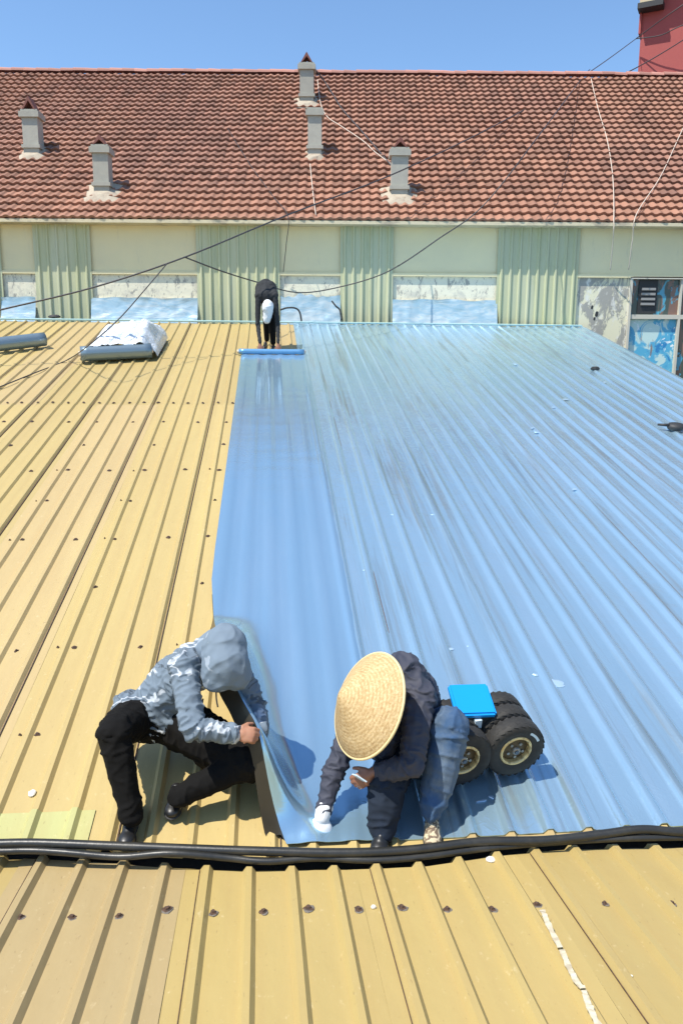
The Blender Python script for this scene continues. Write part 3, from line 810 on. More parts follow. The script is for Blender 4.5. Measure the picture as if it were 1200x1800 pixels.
# ================================================================== ROLLS ON THE YELLOW ROOF
def roll(pxa, pya, pxb, pyb, rad, label, wrap=False):
    A = MR.world(pxa, pya, rad+.03); B = MR.world(pxb, pyb, rad+.03)
    ax = (B-A); Ln = ax.length; ax.normalize()
    root = empty('film_roll', tuple((A+B)/2)); tag(root, label, 'film roll')
    A -= root.location; B -= root.location
    pts = [A.lerp(B, q/10) for q in range(11)]
    MB().tube(pts, rad, 24).build('roll_body', m_roll, root, True)
    MB().tube([A-ax*.03, B+ax*.03], rad*.35, 12).build('roll_core', m_cord, root, True)
    return root, A, B, ax
roll(-60, 612, 79, 596, .115, 'grey blue film roll at the left edge of the yellow roof')
rr, A, B, ax = roll(142, 622, 266, 616, .12, 'grey film roll with crumpled clear plastic wrap heaped on it')
V = []; Fc = []; NX, NY = 40, 30
upn = MR.n; sl_ = MR.s
for j in range(NY+1):
    for i_ in range(NX+1):
        f = i_/NX; gq = j/NY
        base = A.lerp(B, lerp(-.01, 1.09, f))
        hh_ = .12+.22*math.sin(math.pi*min(1, gq*1.15))**.8*(.65+.35*math.sin(math.pi*f))
        P = base + sl_*(-.03+1.55*gq*(1-.10*abs(f-.5))) + ax*(.55*gq*(1-f)) 
        hz = hh_ + .075*nz(f*7, gq*9, 3)+.05*abs(nz(f*15, gq*17, 5))
        hz = -.10+(hz+.10)*min(1, .25+(1-f)*4)*min(1, .35+f*4)
        if j == NY: hz = -.10
        if i_ in (0, NX): hz = -.10
        V.append(tuple(P + upn*(hz)))
for j in range(NY):
    for i_ in range(NX): a = j*(NX+1)+i_; Fc.append((a, a+1, a+NX+2, a+NX+1))
mesh('plastic_wrap', V, Fc, m_wrap, rr, True)

# ================================================================== LITTER
def debris(px, py, F, r, mat, name, label, cat, seed, h=.004, thick=.012, asp=1.0):
    P = F.world(px, py, h); mb = MB(); n = 11
    for lev, (k_, z) in enumerate(((1, 0), (1.05, thick*.5), (.7, thick))):
        for q in range(n):
            an = 2*math.pi*q/n; rr_ = r*k_*(1+.45*nz(q*1.9+seed, seed)); mb.v.append((rr_*math.cos(an), rr_*asp*math.sin(an), z*(1+.5*nz(q, seed))))
    for lev in range(2):
        for q in range(n): a = lev*n+q; b = lev*n+(q+1) % n; mb.f.append((a, b, b+n, a+n))
    mb.f.append(tuple(2*n+q for q in range(n)))
    o = mb.build(name, mat); o.matrix_world = Matrix.Translation(P) @ F.M.to_3x3().to_4x4(); return tag(o, label, cat)
debris(862, 1512, NR, .022, m_chip, 'paint_chip', 'white crumpled chip on the mustard roof just below the hoses', 'litter', 1)
debris(656, 1596, NR, .012, m_chip, 'paint_chip', 'small white chip beside a rusty screw in the nearest row', 'litter', 2, asp=.6)
debris(57, 1395, MR, .018, m_chip, 'paint_chip', 'pale curled chip on the yellow roof left of the hooded worker', 'litter', 3, asp=1.3)
debris(1045, 650, MR, .075, m_dark, 'black_scrap', 'small black scrap on the far right of the blue film', 'litter', 4, h=.03, asp=.5, thick=.05)
debris(97, 558, MR, .11, m_dark, 'black_scrap', 'black scrap at the foot of the second green panel from the left', 'litter', 5, h=.03, asp=.5, thick=.05)
debris(281, 618, MR, .06, m_rust, 'brown_scrap', 'small brown scrap just right of the wrapped film roll', 'litter', 6, h=.01, asp=.6, thick=.04)
debris(1105, 1716, NR, .014, m_chip, 'paint_chip', 'tiny pale chip in the lowest right part of the mustard roof', 'litter', 8, asp=.5, thick=.004)
m_scuff = Mat('silver_scuff', (.50, .66, .80), .25, .5).m
for i_, (a, b, r) in enumerate(((962, 1194, .04), (975, 1200, .055), (984, 1206, .03), (968, 1207, .025), (940, 1186, .02), (826, 1136, .022), (790, 1141, .03), (782, 1146, .018), (742, 1175, .02), (993, 702, .05), (972, 716, .03), (936, 752, .04), (944, 760, .05), (640, 1002, .02), (866, 1402, .02), (846, 1408, .03), (1010, 860, .03), (905, 640, .05), (1060, 672, .05), (760, 905, .02), (690, 905, .02))):
    o = debris(a, b, MR, r, m_scuff, 'film_crease', None, None, i_*3+20, h=.014 if b > 900 else .03, asp=.3+.3*rnd.random(), thick=.004)
    w_ = o.matrix_world.copy(); o.parent = film; o.matrix_local = MR.I @ w_ @ Matrix.Rotation(rnd.uniform(-.8, .8), 4, 'Z')
# brush on the film at the right edge
brush = empty('black_brush', tuple(MR.world(1185, 752, .02))); tag(brush, 'black flat brush with short handle on the blue film at the right edge', 'brush')
mb = MB(); q0 = MR.world(1183, 750, .07)-brush.location
Mb = Matrix.Translation(q0) @ MR.M.to_3x3().to_4x4()
n = 14
for (k_, z) in ((.9, -.03), (1, 0), (.85, .035)):
    for q in range(n): an = 2*math.pi*q/n; mb.v.append(tuple(Mb @ Vector((.115*k_*math.cos(an)+.03, .10*k_*math.sin(an), z))))
for lev in range(2):
    for q in range(n): a = lev*n+q; b = lev*n+(q+1) % n; mb.f.append((a, b, b+n, a+n))
mb.f.append(tuple(2*n+q for q in range(n))); mb.f.append(tuple(q for q in range(n))[::-1]); mb.build('head', m_dark, brush, True)
MB().tube([Mb @ Vector((-.06, 0, .02)), Mb @ Vector((-.19, .06, .01))], [.022, .014], 8).build('handle', m_dark, brush, True)
def nprof(u):
    x = abs(((u-n0+PITCHR/2) % PITCHR)-PITCHR/2)
    return .008+(.026 if x < .03 else .026*max(0, (.055-x)/.025))
# peeling tape on the near roof
tp = [(952, 1612), (958, 1630), (972, 1660), (986, 1688), (992, 1700), (1001, 1722), (1014, 1746), (1024, 1756), (1030, 1775), (1040, 1800), (1052, 1825)]
V = []; Fc = []
pts = spline([NR.pix(a, b)+(0,) for a, b in tp], 5)
for i_, p in enumerate(pts):
    wd = .011*(1+.5*nz(i_*.5)); hh_ = .006+.010*abs(nz(i_*.35, 4)); hh_ += nprof(p.x); V += [(p.x-wd, p.y, hh_), (p.x+wd, p.y, hh_+.006*nz(i_*.8)), (p.x+wd, p.y, hh_-.004), (p.x-wd, p.y, hh_-.004)]
for i_ in range(len(pts)-1):
    a = 4*i_
    if i_ in (14, 35): continue
    Fc += [(a, a+1, a+5, a+4), (a+1, a+2, a+6, a+5), (a+3, a, a+4, a+7)]
tape = mesh('peeling_tape', V, Fc, m_tape); tape.matrix_world = NR.M; tag(tape, 'torn beige sealing tape peeling along a seam of the nearest roof', 'tape')
# ================================================================== TROLLEY
M = Mat('tyre_rubber', (.020, .019, .017), .75)
M.layer(M.ramp(M.noise(18, 5, .6), [(.45, 0), (.75, .6)]), (.05, .045, .036)); M.bump(M.noise(80, 3), .3, .003); m_tyre = M.m
M = Mat('gold_rim', (.80, .60, .27), .35, .4); M.layer(M.ramp(M.noise(30, 4), [(.45, 0), (.65, .7)]), (.16, .10, .05)); m_rim = M.m
m_hub = Mat('hub_steel', (.30, .28, .24), .4, .7).m
M = Mat('grimy_hub', (.10, .075, .04), .6, .3); m_rimin = M.m
m_lid = Mat('bright_blue_plastic', (.0, .27, .72), .45).m
m_box = Mat('black_box_plastic', (.03, .034, .036), .5); m_box.bump(m_box.noise(20, 4), .2, .01); m_box = m_box.m
m_latch = Mat('pale_latch', (.55, .66, .72), .5).m
m_axle = Mat('steel_axle', (.12, .15, .18), .4, .6).m
tc_ = MR.world(834, 1338, .045); UA, TA = MR.pix(868, 1372, .03)
trol = empty('roller_trolley', tuple(tc_)); 
TRM = Matrix.Translation(tc_) @ MR.M.to_3x3().to_4x4() @ Matrix.Rotation(R(10), 4, 'Z')
trol.matrix_world = TRM
tag(trol, 'small roller trolley with fat black tyres, gold rims and bright blue lid on the film', 'trolley')
RAD, TW_ = .176, .096
def make_tyre():
    mb = MB(); h = TW_/2; r = RAD
    pr = [(r*.50, -h*.72), (r*.56, -h*.90), (r*.74, -h*1.0), (r*.88, -h*.96), (r*.955, -h*.72), (r*.965, 0), (r*.955, h*.72), (r*.88, h*.96), (r*.74, h), (r*.56, h*.90), (r*.50, h*.72)]
    mb.lathe(pr[::-1], 36, Matrix.Identity(4), True)
    return mb.build('tyre', m_tyre, trol, True)
def make_tread(par):
    mb = MB(); N = 26
    for row in range(4):
        for q in range(N):
            an = 2*math.pi*(q+.5*(row % 2))/N; yc = lerp(-.72, .72, row/3)*TW_/2
            rr = RAD*(.955 if row in (1, 2) else .935)
            Mx = Matrix.Rotation(-an, 4, 'Y') @ Matrix.Translation((rr-.001, yc, 0)) @ Matrix.Rotation(R(18 if row % 2 else -18), 4, 'X')
            mb.box(-.002, RAD*.012, -.0095, .0095, -.0115, .0115, Mx)
    o = mb.build('tread', m_tyre, par); o['kind'] = 'stuff'; return o
def make_rim(par):
    mb = MB(); h = TW_/2; r = RAD
    mb.lathe([(r*.53, -h*.80), (r*.50, -h*.98), (r*.455, -h*.93), (r*.44, -h*.55), (r*.44, h*.55), (r*.455, h*.93), (r*.50, h*.98), (r*.53, h*.80)], 32, Matrix.Identity(4))
    mb.build('rim', m_rim, par, True)
    mb = MB(); mb.lathe([(r*.44, -h*.30), (r*.34, -h*.36), (r*.28, -h*.55), (r*.17, -h*.62), (.0, -h*.62)], 28, Matrix.Identity(4))
    mb.lathe([(r*.44, h*.30), (r*.34, h*.36), (0, h*.40)], 28, Matrix.Identity(4)); d = mb.build('wheel_disc', m_rimin, par, True)
    mb = MB(); mb.lathe([(r*.13, -h*.6), (r*.13, -h*.95), (r*.09, -h*1.02), (0, -h*1.02)], 12, Matrix.Identity(4)); mb.build('hub_cap', m_hub, par, True)
    for q in range(5):
        an = 2*math.pi*q/5+.3; Mx = Matrix.Rotation(an, 4, 'Y') @ Matrix.Translation((r*.25, 0, 0))
        b = MB(); b.lathe([(.009, -h*.50), (.009, -h*.74), (0, -h*.74)], 6, Mx); b.build('lug_nut', m_hub, par)
ty = make_tyre(); make_tread(ty); make_rim(ty)
pos = []
for (sx) in (1, -1):
    for q in range(3): pos.append((sx*.152, -.115+q*.110, RAD))
for i_, p in enumerate(pos):
    if i_ == 0: ty.location = p; ty0 = ty; continue
    o = inst(ty0, trol); o.matrix_local = Matrix.Translation(p) @ Matrix.Rotation(rnd.uniform(0, 1), 4, 'Y')
    for c in list(ty0.children): inst(c, o, c.matrix_local.copy())
mark = MB(); h = TW_/2
for q in range(6):
    a0, a1 = R(24+q*6), R(30+q*6)
    P_ = lambda a, r_: (r_*math.cos(a), -h*1.0-.002, r_*math.sin(a))
    mark.quad(P_(a0, RAD*.70), P_(a0, RAD*.78), P_(a1, RAD*.78), P_(a1, RAD*.70))
mark.build('chalk_mark', m_latch, ty0)
mb = MB(); mb.box(-.083, .083, -.10, .16, .10, .235); 
mb.build('box_body', m_box, trol)
mb = MB(); mb.box(-.08, .08, -.115, -.101, .11, .16); mb.build('box_rib', m_box, trol)
lid = bmesh.new(); bmesh.ops.create_cube(lid, size=1); bmesh.ops.scale(lid, vec=(.225, .215, .040), verts=lid.verts)
bmesh.ops.bevel(lid, geom=lid.edges[:]+lid.verts[:], offset=.011, segments=3, affect='EDGES')
me = bpy.data.meshes.new('lid'); lid.to_mesh(me); me.materials.append(m_lid); o = bpy.data.objects.new('lid', me); COL.objects.link(o); o.parent = trol
o.matrix_local = Matrix.Translation((-.025, .075, .365)) @ Matrix.Rotation(R(12), 4, 'X') @ Matrix.Rotation(R(-8), 4, 'Z')
MB().box(-.105, .055, -.02, .16, .236, .340).build('box_collar', m_box, trol)
MB().box(-.05, -.012, -.045, -.0225, .275, .325).build('latch', m_latch, trol)
MB().tube([(-.2, .0, RAD), (.2, .0, RAD)], .012, 8).build('cross_bar', m_axle, trol)
for sx in (1, -1): MB().tube([(sx*.15, -.17, RAD), (sx*.15, .17, RAD)], .012, 8).build('axle', m_axle, trol)
MB().box(-.06, .05, -.10, -.05, .06, .099).build('frame_plate', m_axle, trol)

# ================================================================== PEOPLE
def to_mesh_eval(o):
    dg = bpy.context.evaluated_depsgraph_get(); dg.update()
    me = bpy.data.meshes.new_from_object(o.evaluated_get(dg)); return me
class Blob:
    """solid made of tapered capsules and ellipsoids, fused into one skin"""
    def __init__(s): s.bm = bmesh.new()
    def ball(s, c, r, rot=None):
        if isinstance(r, (int, float)): r = (r, r, r)
        Mx = Matrix.Translation(Vector(c)) @ (rot.to_4x4() if rot is not None else Matrix.Identity(4)) @ Matrix.Diagonal((*r, 1))
        bmesh.ops.create_icosphere(s.bm, subdivisions=3, radius=1, matrix=Mx); return s
    def cap(s, a, b, ra, rb, flat=1.0, nrm=None):
        a = Vector(a); b = Vector(b); d = b-a; L = d.length
        n = max(2, int(L/(min(ra, rb)*.35))); n = min(n, 14)
        dn = d.normalized()
        q = dn.to_track_quat('Z', 'Y').to_matrix()
        if nrm is not None:
            nn = Vector(nrm); nn = (nn-dn*nn.dot(dn)).normalized(); x = nn.cross(dn).normalized(); q = Matrix((x, nn, dn)).transposed()
        for i in range(n+1):
            f = i/n; r = lerp(ra, rb, f)
            Mx = Matrix.Translation(a+d*f) @ q.to_4x4() @ Matrix.Diagonal((r, r*flat, r, 1))
            bmesh.ops.create_icosphere(s.bm, subdivisions=2, radius=1, matrix=Mx)
        return s
    def chain(s, pts, rs, flat=1.0, nrm=None):
        for i in range(len(pts)-1): s.cap(pts[i], pts[i+1], rs[i], rs[i+1], flat, nrm)
        return s
    def build(s, name, mat, parent, voxel=.008, smooth=6, fold=None, dec=None):
        me = bpy.data.meshes.new('tmp'); s.bm.to_mesh(me); s.bm.free()
        o = bpy.data.objects.new('tmp', me); COL.objects.link(o)
        m = o.modifiers.new('r', 'REMESH'); m.mode = 'VOXEL'; m.voxel_size = voxel
        m = o.modifiers.new('s', 'SMOOTH'); m.factor = .5; m.iterations = smooth
        me2 = to_mesh_eval(o); bpy.data.objects.remove(o)
        if fold:
            nrm = [Vector(v.normal) for v in me2.vertices]
            for v, nn in zip(me2.vertices, nrm): v.co = v.co + nn*fold(v.co, nn)
        me2.name = name; me2.materials.clear(); me2.materials.append(mat)
        me2.polygons.foreach_set('use_smooth', [True]*len(me2.polygons))
        o = bpy.data.objects.new(name, me2); COL.objects.link(o)
        if parent: o.parent = parent; o.matrix_parent_inverse = parent.matrix_world.inverted()
        return o
def ridged(p, s, seed=0):
    return 1-abs(noise.noise(Vector((p.x*s+seed, p.y*s, p.z*s+seed)))*2)
def mkfold(amp, s, bones, seed=0):
    """wrinkles: fine ones run across the limb near joints, long soft ones elsewhere"""
    def f(p, n):
        q = p + Vector((nz(p.x*5, p.y*5, p.z*5+seed), nz(p.y*5, p.z*5+seed, p.x*5), nz(p.z*5, p.x*5, p.y*5)))*.05
        best = None
        for (a, b) in bones:
            d = b-a; L = d.length; k = max(0, min(1, (p-a).dot(d)/(L*L))); dist = (p-(a+d*k)).length
            if best is None or dist < best[0]: best = (dist, k*L, d/L, L, a+d*k)
        _, along, dn, L, foot = best
        rad = (p-foot); 
        v = noise.noise(Vector((along*s*2.2+seed, rad.x*s*1.25+seed*2, (rad.y*.7+rad.z)*s*1.25)))
        w_ = 1-abs(v*2); w_ = w_*w_ if w_ > 0 else 0
        joint = 1-min(along, L-along)/(L*.5)
        w2 = ridged(q, s*.55, seed); 
        return amp*((w_-.45)*(.45+.75*joint) + .55*(max(0, w2)**3-.3))
    return f
def cuff(blob, p, d, r, ln=.02):
    d = Vector(d).normalized(); blob.cap(Vector(p)-d*ln, Vector(p), r, r); return blob
def hand(blob, wrist, palm_dir, palm_nrm, size=1.0, curl=(30, 50, 35), side=1, spread=.0, mitten=False, thumb_curl=25):
    """five fingers rooted in a palm; palm_nrm points out of the back of the hand"""
    d = Vector(palm_dir).normalized(); n = Vector(palm_nrm); n = (n-d*n.dot(d)).normalized(); x = d.cross(n).normalized()*side
    w_ = Vector(wrist); S = size
    P = w_+d*.045*S
    rot = Matrix((x, d, n)).transposed()
    blob.ball(w_+d*.048*S, (.043*S, .050*S, .017*S), rot)
    blob.cap(w_-d*.02*S, w_+d*.03*S, .027*S, .030*S, .75, n)
    for k, (off, ln, r) in enumerate(((-.033, .072, .0092), (-.011, .082, .0098), (.011, .077, .0095), (.031, .060, .0085))):
        base = w_+d*(.088-.004*abs(k-1.2))*S+x*off*S
        dirv = (d+x*(off*spread*10)).normalized(); p = base-d*.02*S
        segs = (ln*.48, ln*.30, ln*.24); ang = 0; pts = [p, base]; rs = [r*1.05*S, r*1.05*S]
        cur = base
        for j, sl2 in enumerate(segs):
            ang += R(curl[j]+4*k); v = dirv*math.cos(ang)-n*math.sin(ang); cur = cur+v*sl2*S; pts.append(cur); rs.append(r*(.98-.07*j)*S)
        blob.chain(pts, rs)
    b0 = w_+d*.025*S-x*.030*S; v1 = (d*.62-x*.62-n*.35).normalized(); v2 = (v1*math.cos(R(thumb_curl))+(x*.6-n*.5).normalized()*math.sin(R(thumb_curl))).normalized()
    blob.chain([w_+d*.015*S-x*.012*S, b0, b0+v1*.036*S, b0+v1*.036*S+v2*.034*S], [.014*S, .015*S, .0115*S, .0095*S])
def head(blob, c, fwd, up, S=1.0):
    f = Vector(fwd).normalized(); u = Vector(up); u = (u-f*u.dot(f)).normalized(); x = f.cross(u)
    rot = Matrix((x, f, u)).transposed(); c = Vector(c)
    blob.ball(c+u*.02*S-f*.005*S, (.076*S, .095*S, .098*S), rot)
    blob.ball(c-u*.045*S+f*.025*S, (.056*S, .062*S, .060*S), rot)
    blob.ball(c-u*.085*S+f*.055*S, (.026*S, .022*S, .020*S), rot)          # chin
    blob.cap(c+f*.088*S+u*.015*S, c+f*.112*S-u*.025*S, .009*S, .015*S)     # nose
    for s_ in (-1, 1):
        blob.ball(c+x*s_*.032*S+f*.082*S+u*.030*S, (.020*S, .010*S, .008*S), rot)   # brow
        blob.ball(c+x*s_*.078*S-u*.01*S, (.010*S, .018*S, .030*S), rot)             # ear
        blob.ball(c+x*s_*.040*S+f*.070*S-u*.025*S, .020*S)                         # cheek
    blob.ball(c+f*.090*S-u*.055*S, (.024*S, .010*S, .007*S), rot)           # lips
    return x, f, u
def eyes(c, x, f, u, par, S=1.0):
    for s_ in (-1, 1):
        me = bpy.data.meshes.new('eye'); b = bmesh.new(); bmesh.ops.create_icosphere(b, subdivisions=2, radius=.0115*S, matrix=Matrix.Translation(Vector(c)+x*s_*.032*S+f*.082*S+u*.008*S)); b.to_mesh(me); b.free()
        me.materials.append(m_eye); o = bpy.data.objects.new('eye', me); COL.objects.link(o); o.parent = par; o.matrix_parent_inverse = par.matrix_world.inverted()
def shoe(name, heel, toe, up, mat, sole_mat, par, S=1.0, w_=.040):
    h = Vector(heel); t = Vector(toe); d = (t-h).normalized(); u = Vector(up); u = (u-d*u.dot(d)).normalized(); L = (t-h).length
    x = d.cross(u); rot = Matrix((x, d, u)).transposed()
    b = Blob()
    b.ball(h+d*.035+u*.045, (w_*.88, .045, .045), rot); b.ball(h+d*L*.5+u*.036, (w_*.95, L*.36, .036), rot)
    b.ball(h+d*(L-.055)+u*.030, (w_*1.08, .056, .030), rot); b.cap(h+d*.045+u*.045, h+d*.045+u*.075, w_*.85, w_*.80)
    b.ball(h+d*L*.42+u*.06, (w_*.72, .06, .03), rot)
    sh = b.build(name, mat, par, .006, 4)
    s2 = Blob(); s2.ball(h+d*.045+u*.010, (w_*.95, .05, .014), rot); s2.ball(h+d*L*.5+u*.010, (w_*.9, L*.42, .012), rot); s2.ball(h+d*(L-.06)+u*.010, (w_*1.15, .064, .013), rot)
    o = s2.build('sole', sole_mat, sh, .005, 3)
    return sh
M = Mat('skin', (.40, .195, .115), .5); M.layer(M.ramp(M.noise(25, 4), [(.4, 0), (.7, .5)]), (.33, .14, .08)); M.b.inputs['Subsurface Weight'].default_value = .08; m_skin = M.m
M = Mat('weathered_skin', (.27, .12, .07), .5); M.bump(M.noise(60, 4), .2, .003); m_skin2 = M.m
m_eye = Mat('eye_white', (.6, .58, .55), .2).m
M = Mat('grey_patterned_hoodie', (.145, .185, .225), .9)
fz = M.noise(7.5, 2, .5, (1, 1, 1.25), .9)
M.layer(M.ramp(fz, [(.60, 0), (.615, .8), (.635, .8), (.65, 0)]), (.06, .075, .09))
M.layer(M.ramp(M.noise(5.2, 2, .5, (1, 1, 1.3), 1.1), [(.55, 0), (.58, .75), (.62, .75), (.65, 0)]), (.60, .63, .66))
M.bump(M.noise(120, 3), .25, .002); m_hood = M.m
M = Mat('hood_fabric', (.16, .205, .25), .9)
M.layer(M.ramp(M.noise(8, 2, .5, (1, 1, 1.2), .9), [(.66, 0), (.67, .5)]), (.40, .45, .50))
M.bump(M.noise(120, 3), .25, .002); m_hood2 = M.m
M = Mat('black_trousers', (.007, .0065, .006), .9, 0, .15); M.bump(M.noise(40, 4), .2, .003); m_blk = M.m
M = Mat('black_boot', (.014, .014, .014), .4); m_boot = M.m
m_sole = Mat('dark_sole', (.035, .033, .03), .7).m
M = Mat('dark_navy_jacket', (.038, .042, .062), .75); M.layer(M.ramp(M.noise(5, 4), [(.4, 0), (.7, .5)]), (.055, .055, .075)); M.bump(M.noise(50, 4), .25, .003); m_jack = M.m
M = Mat('faded_jeans', (.035, .085, .175), .85)
M.layer(M.ramp(M.noise(7, 5, .6), [(.42, 0), (.68, .7)]), (.15, .18, .19)); M.layer(M.ramp(M.noise(60, 3), [(.4, 0), (.7, .3)]), (.03, .06, .12)); M.bump(M.noise(150, 2), .25, .002); m_jean = M.m
M = Mat('shaded_jeans', (.018, .026, .042), .9, 0, .2); M.layer(M.ramp(M.noise(7, 4), [(.4, 0), (.7, .6)]), (.010, .012, .014)); m_shadejean = M.m  # same jeans, with the body's shade on the inner leg painted into the colour
M = Mat('patterned_cloth_shoe', (.55, .46, .30), .8)
M.layer(M.ramp(M.noise(28, 3, .6, dist=1.5), [(.48, 0), (.52, 1)]), (.16, .11, .07)); m_cshoe = M.m
m_glove = Mat('white_cotton_glove', (.80, .80, .78), .85).m
M = Mat('woven_straw', (.60, .44, .225), .8, 0, .2)
rg = M.n('ShaderNodeTexWave', wave_type='RINGS', rings_direction='Y'); rg.inputs['Scale'].default_value = 22; rg.inputs['Distortion'].default_value = 2.5; rg.inputs['Detail'].default_value = 3; rg.inputs['Detail Scale'].default_value = 6; M.L(M.vec(), rg.inputs['Vector'])
M.layer(M.ramp(rg.outputs['Fac'], [(.25, .55), (.6, 0)]), (.38, .24, .10))
wv = M.n('ShaderNodeTexVoronoi'); wv.inputs['Scale'].default_value = 95; M.L(M.vec((1, 1, .5)), wv.inputs['Vector'])
M.layer(M.ramp(wv.outputs['Distance'], [(.2, 0), (.85, .55)]), (.36, .21, .08))
M.layer(M.ramp(M.noise(60, 4, .7, dist=.8), [(.48, 0), (.66, .6)]), (.72, .56, .32))
M.layer(M.ramp(M.noise(48, 5, .75), [(.55, 0), (.68, .6)]), (.34, .20, .09))
M.bump(wv.outputs['Distance'], .5, .003); m_straw = M.m
m_strawrim = Mat('straw_binding', (.70, .55, .28), .7).m
m_wtop = Mat('black_shirt', (.016, .018, .020), .85).m
m_wcap = Mat('white_head_cover', (.72, .73, .72), .85).m

# ---- 1: hooded worker squatting on the yellow roof
up = MR.n
def person(px, py, label, cat='person'):
    e = empty('person', tuple(MR.world(px, py, .0))); tag(e, label, cat); bpy.context.view_layer.update(); return e
p1 = person(250, 1440, 'squatting worker in grey patterned hoodie and black trousers lifting the film edge')
hipR = at(238, 1262, 3.92); hipL = at(312, 1268, 3.95)          # image left / image right
kneR = at(200, 1288, 3.52); ankR = MR.world(232, 1436, .11)
kneL = at(438, 1338, 3.62); ankL = MR.world(316, 1404, .13)
pel = (hipR+hipL)/2; chest = at(345, 1175, 3.86); neck = at(378, 1152, 3.78)
shR = at(322, 1170, 3.70); shL = at(412, 1172, 3.86)
elR = at(340, 1282, 3.46); wrR = at(412, 1289, 3.50)
elL = at(452, 1240, 3.82); wrL = at(458, 1284, 3.66)
hc = at(394, 1162, 3.70)
b = Blob()
fwd = Vector((.42, -.45, -.75)); uph = Vector((.35, -.75, .45))
b.chain([pel, (pel+chest)/2+Vector((0, .02, .03)), chest], [.12, .115, .125], .8, (0, -.5, .8)); b.cap(chest, neck, .07, .05); b.cap(neck, hc, .05, .05)
b.chain([hipR, kneR, ankR], [.080, .050, .036]); b.chain([hipL, kneL, ankL], [.080, .050, .036])
b.chain([chest, shR, elR, wrR], [.07, .05, .036, .025]); b.chain([chest, shL, elL, wrL], [.07, .05, .036, .025])
hx = head(b, hc, fwd, uph, 1.0)
hand(b, wrR+Vector((.01, 0, 0)), (1, .02, -.12), (.1, -.75, .6), .98, (48, 60, 40), 1)
hand(b, wrL, (-.05, -.5, -.6), (.6, -.3, .7), .98, (48, 60, 40), -1)
body = b.build('body', m_skin, p1, .0055, 3); eyes(hc, *hx, body)
b = Blob()
spine = (pel+chest)/2+Vector((-.01, .03, .06))
b.chain([pel+Vector((-.03, 0, .03)), spine, chest+Vector((0, 0, .02))], [.150, .155, .145], .82, (0, -.5, .8))
b.cap(chest, shR, .12, .078); b.cap(chest, shL, .12, .078)
b.chain([shR, elR], [.078, .062]); b.cap(elR, wrR-Vector((.012, 0, 0)), .062, .050)
b.chain([shL, elL], [.076, .056]); b.cap(elL, wrL, .056, .046)
b.cap(hipR+Vector((-.03, 0, .055)), hipL+Vector((.01, 0, .055)), .105, .115)
b.cap(hipR+Vector((-.03, -.02, .035)), hipL+Vector((.03, -.04, .03)), .098, .112)
bones1 = [(pel, chest), (shR, elR), (elR, wrR), (shL, elL), (elL, wrL)]
hoodie = b.build('hoodie', m_hood, p1, .007, 5, mkfold(.016, 12, bones1, 3))
b = Blob()   # hood over the head, with neck gather
hv = Vector(hc)
upv = uph.normalized(); fv = fwd.normalized()
b.cap(at(396, 1136, 3.74), at(396, 1170, 3.68), .122, .126); b.cap(at(396, 1165, 3.68), at(384, 1186, 3.66), .124, .095); b.cap(at(408, 1172, 3.68), at(414, 1186, 3.68), .10, .085)
b.cap(at(390, 1140, 3.78), neck+Vector((0, .02, .02)), .115, .105)
def hfold(p, n): 
    return .008*(max(0, ridged(p, 7, 5))**3-.3)+.003*nz(p.x*20, p.y*20, p.z*20)
b.build('hood', m_hood2, hoodie, .007, 6, hfold)
b = Blob()
cR = wrR-Vector((.015, 0, 0)); b.cap(cR-Vector((.05, 0, 0)), cR, .054, .051); b.build('cuff', m_hood2, hoodie, .006, 3, hfold)
b = Blob(); 
b.chain([pel, hipR], [.135, .13]); b.chain([pel, hipL], [.135, .135])
b.chain([hipR, kneR], [.13, .088]); b.cap(kneR, ankR+Vector((0, 0, .02)), .086, .062)
b.chain([hipL, kneL], [.150, .112]); b.cap(lerp(hipL, kneL, .5)-up*.05, kneL-up*.02, .12, .10); b.cap(kneL, ankL+up*.02, .085, .060)
b.build('trousers', m_blk, p1, .008, 5, mkfold(.010, 8, [(hipR, kneR), (kneR, ankR), (hipL, kneL), (kneL, ankL)], 7))
shoe('boot', MR.world(243, 1420, .004), MR.world(228, 1478, .0)+Vector((0, -.09, 0)), up, m_boot, m_sole, p1)
shoe('boot', MR.world(314, 1396, .01), MR.world(308, 1424, .0)+Vector((0, -.10, 0)), up, m_boot, m_sole, p1)
# drawstring
for (a, b_) in (((380, 1215), (383, 1243)), ((357, 1228), (357, 1250))):
    MB().tube(spline([at(a[0], a[1], 3.60), at((a[0]+b_[0])/2-1, (a[1]+b_[1])/2, 3.59), at(b_[0], b_[1], 3.58)], 4), .004, 6).build('drawstring', m_dark, hoodie, True)

# ---- 2: worker in a conical straw hat
p2 = person(690, 1470, 'crouching worker in dark navy jacket, faded jeans and conical straw hat pressing the film')
h2 = at(765, 1285, 4.02); h2b = at(716, 1300, 4.02)
kn2 = at(790, 1278, 3.66); an2 = MR.world(757, 1432, .10)
kn3 = at(678, 1380, 3.52); an3 = MR.world(672, 1456, .07)
pel2 = (h2+h2b)/2; ch2 = at(706, 1200, 3.86); nk2 = at(690, 1190, 3.78)
s2a = at(640, 1225, 3.84); s2b = at(738, 1225, 3.72)
e2a = at(588, 1352, 3.62); w2a = at(566, 1436, 3.50)
e2b = at(722, 1345, 3.46); w2b = at(655, 1358, 3.50)
hc2 = at(668, 1228, 3.68)
b = Blob()
f2 = Vector((-.30, -.40, -.87)); u2 = Vector((-.50, -.72, .42))
b.chain([pel2, (pel2+ch2)/2+Vector((.02, .03, .03)), ch2], [.12, .115, .125], .8, (0, -.5, .8)); b.cap(ch2, nk2, .07, .05); b.cap(nk2, hc2, .05, .05)
b.chain([h2, kn2, an2], [.080, .050, .034]); b.chain([h2b, kn3, an3], [.080, .050, .034])
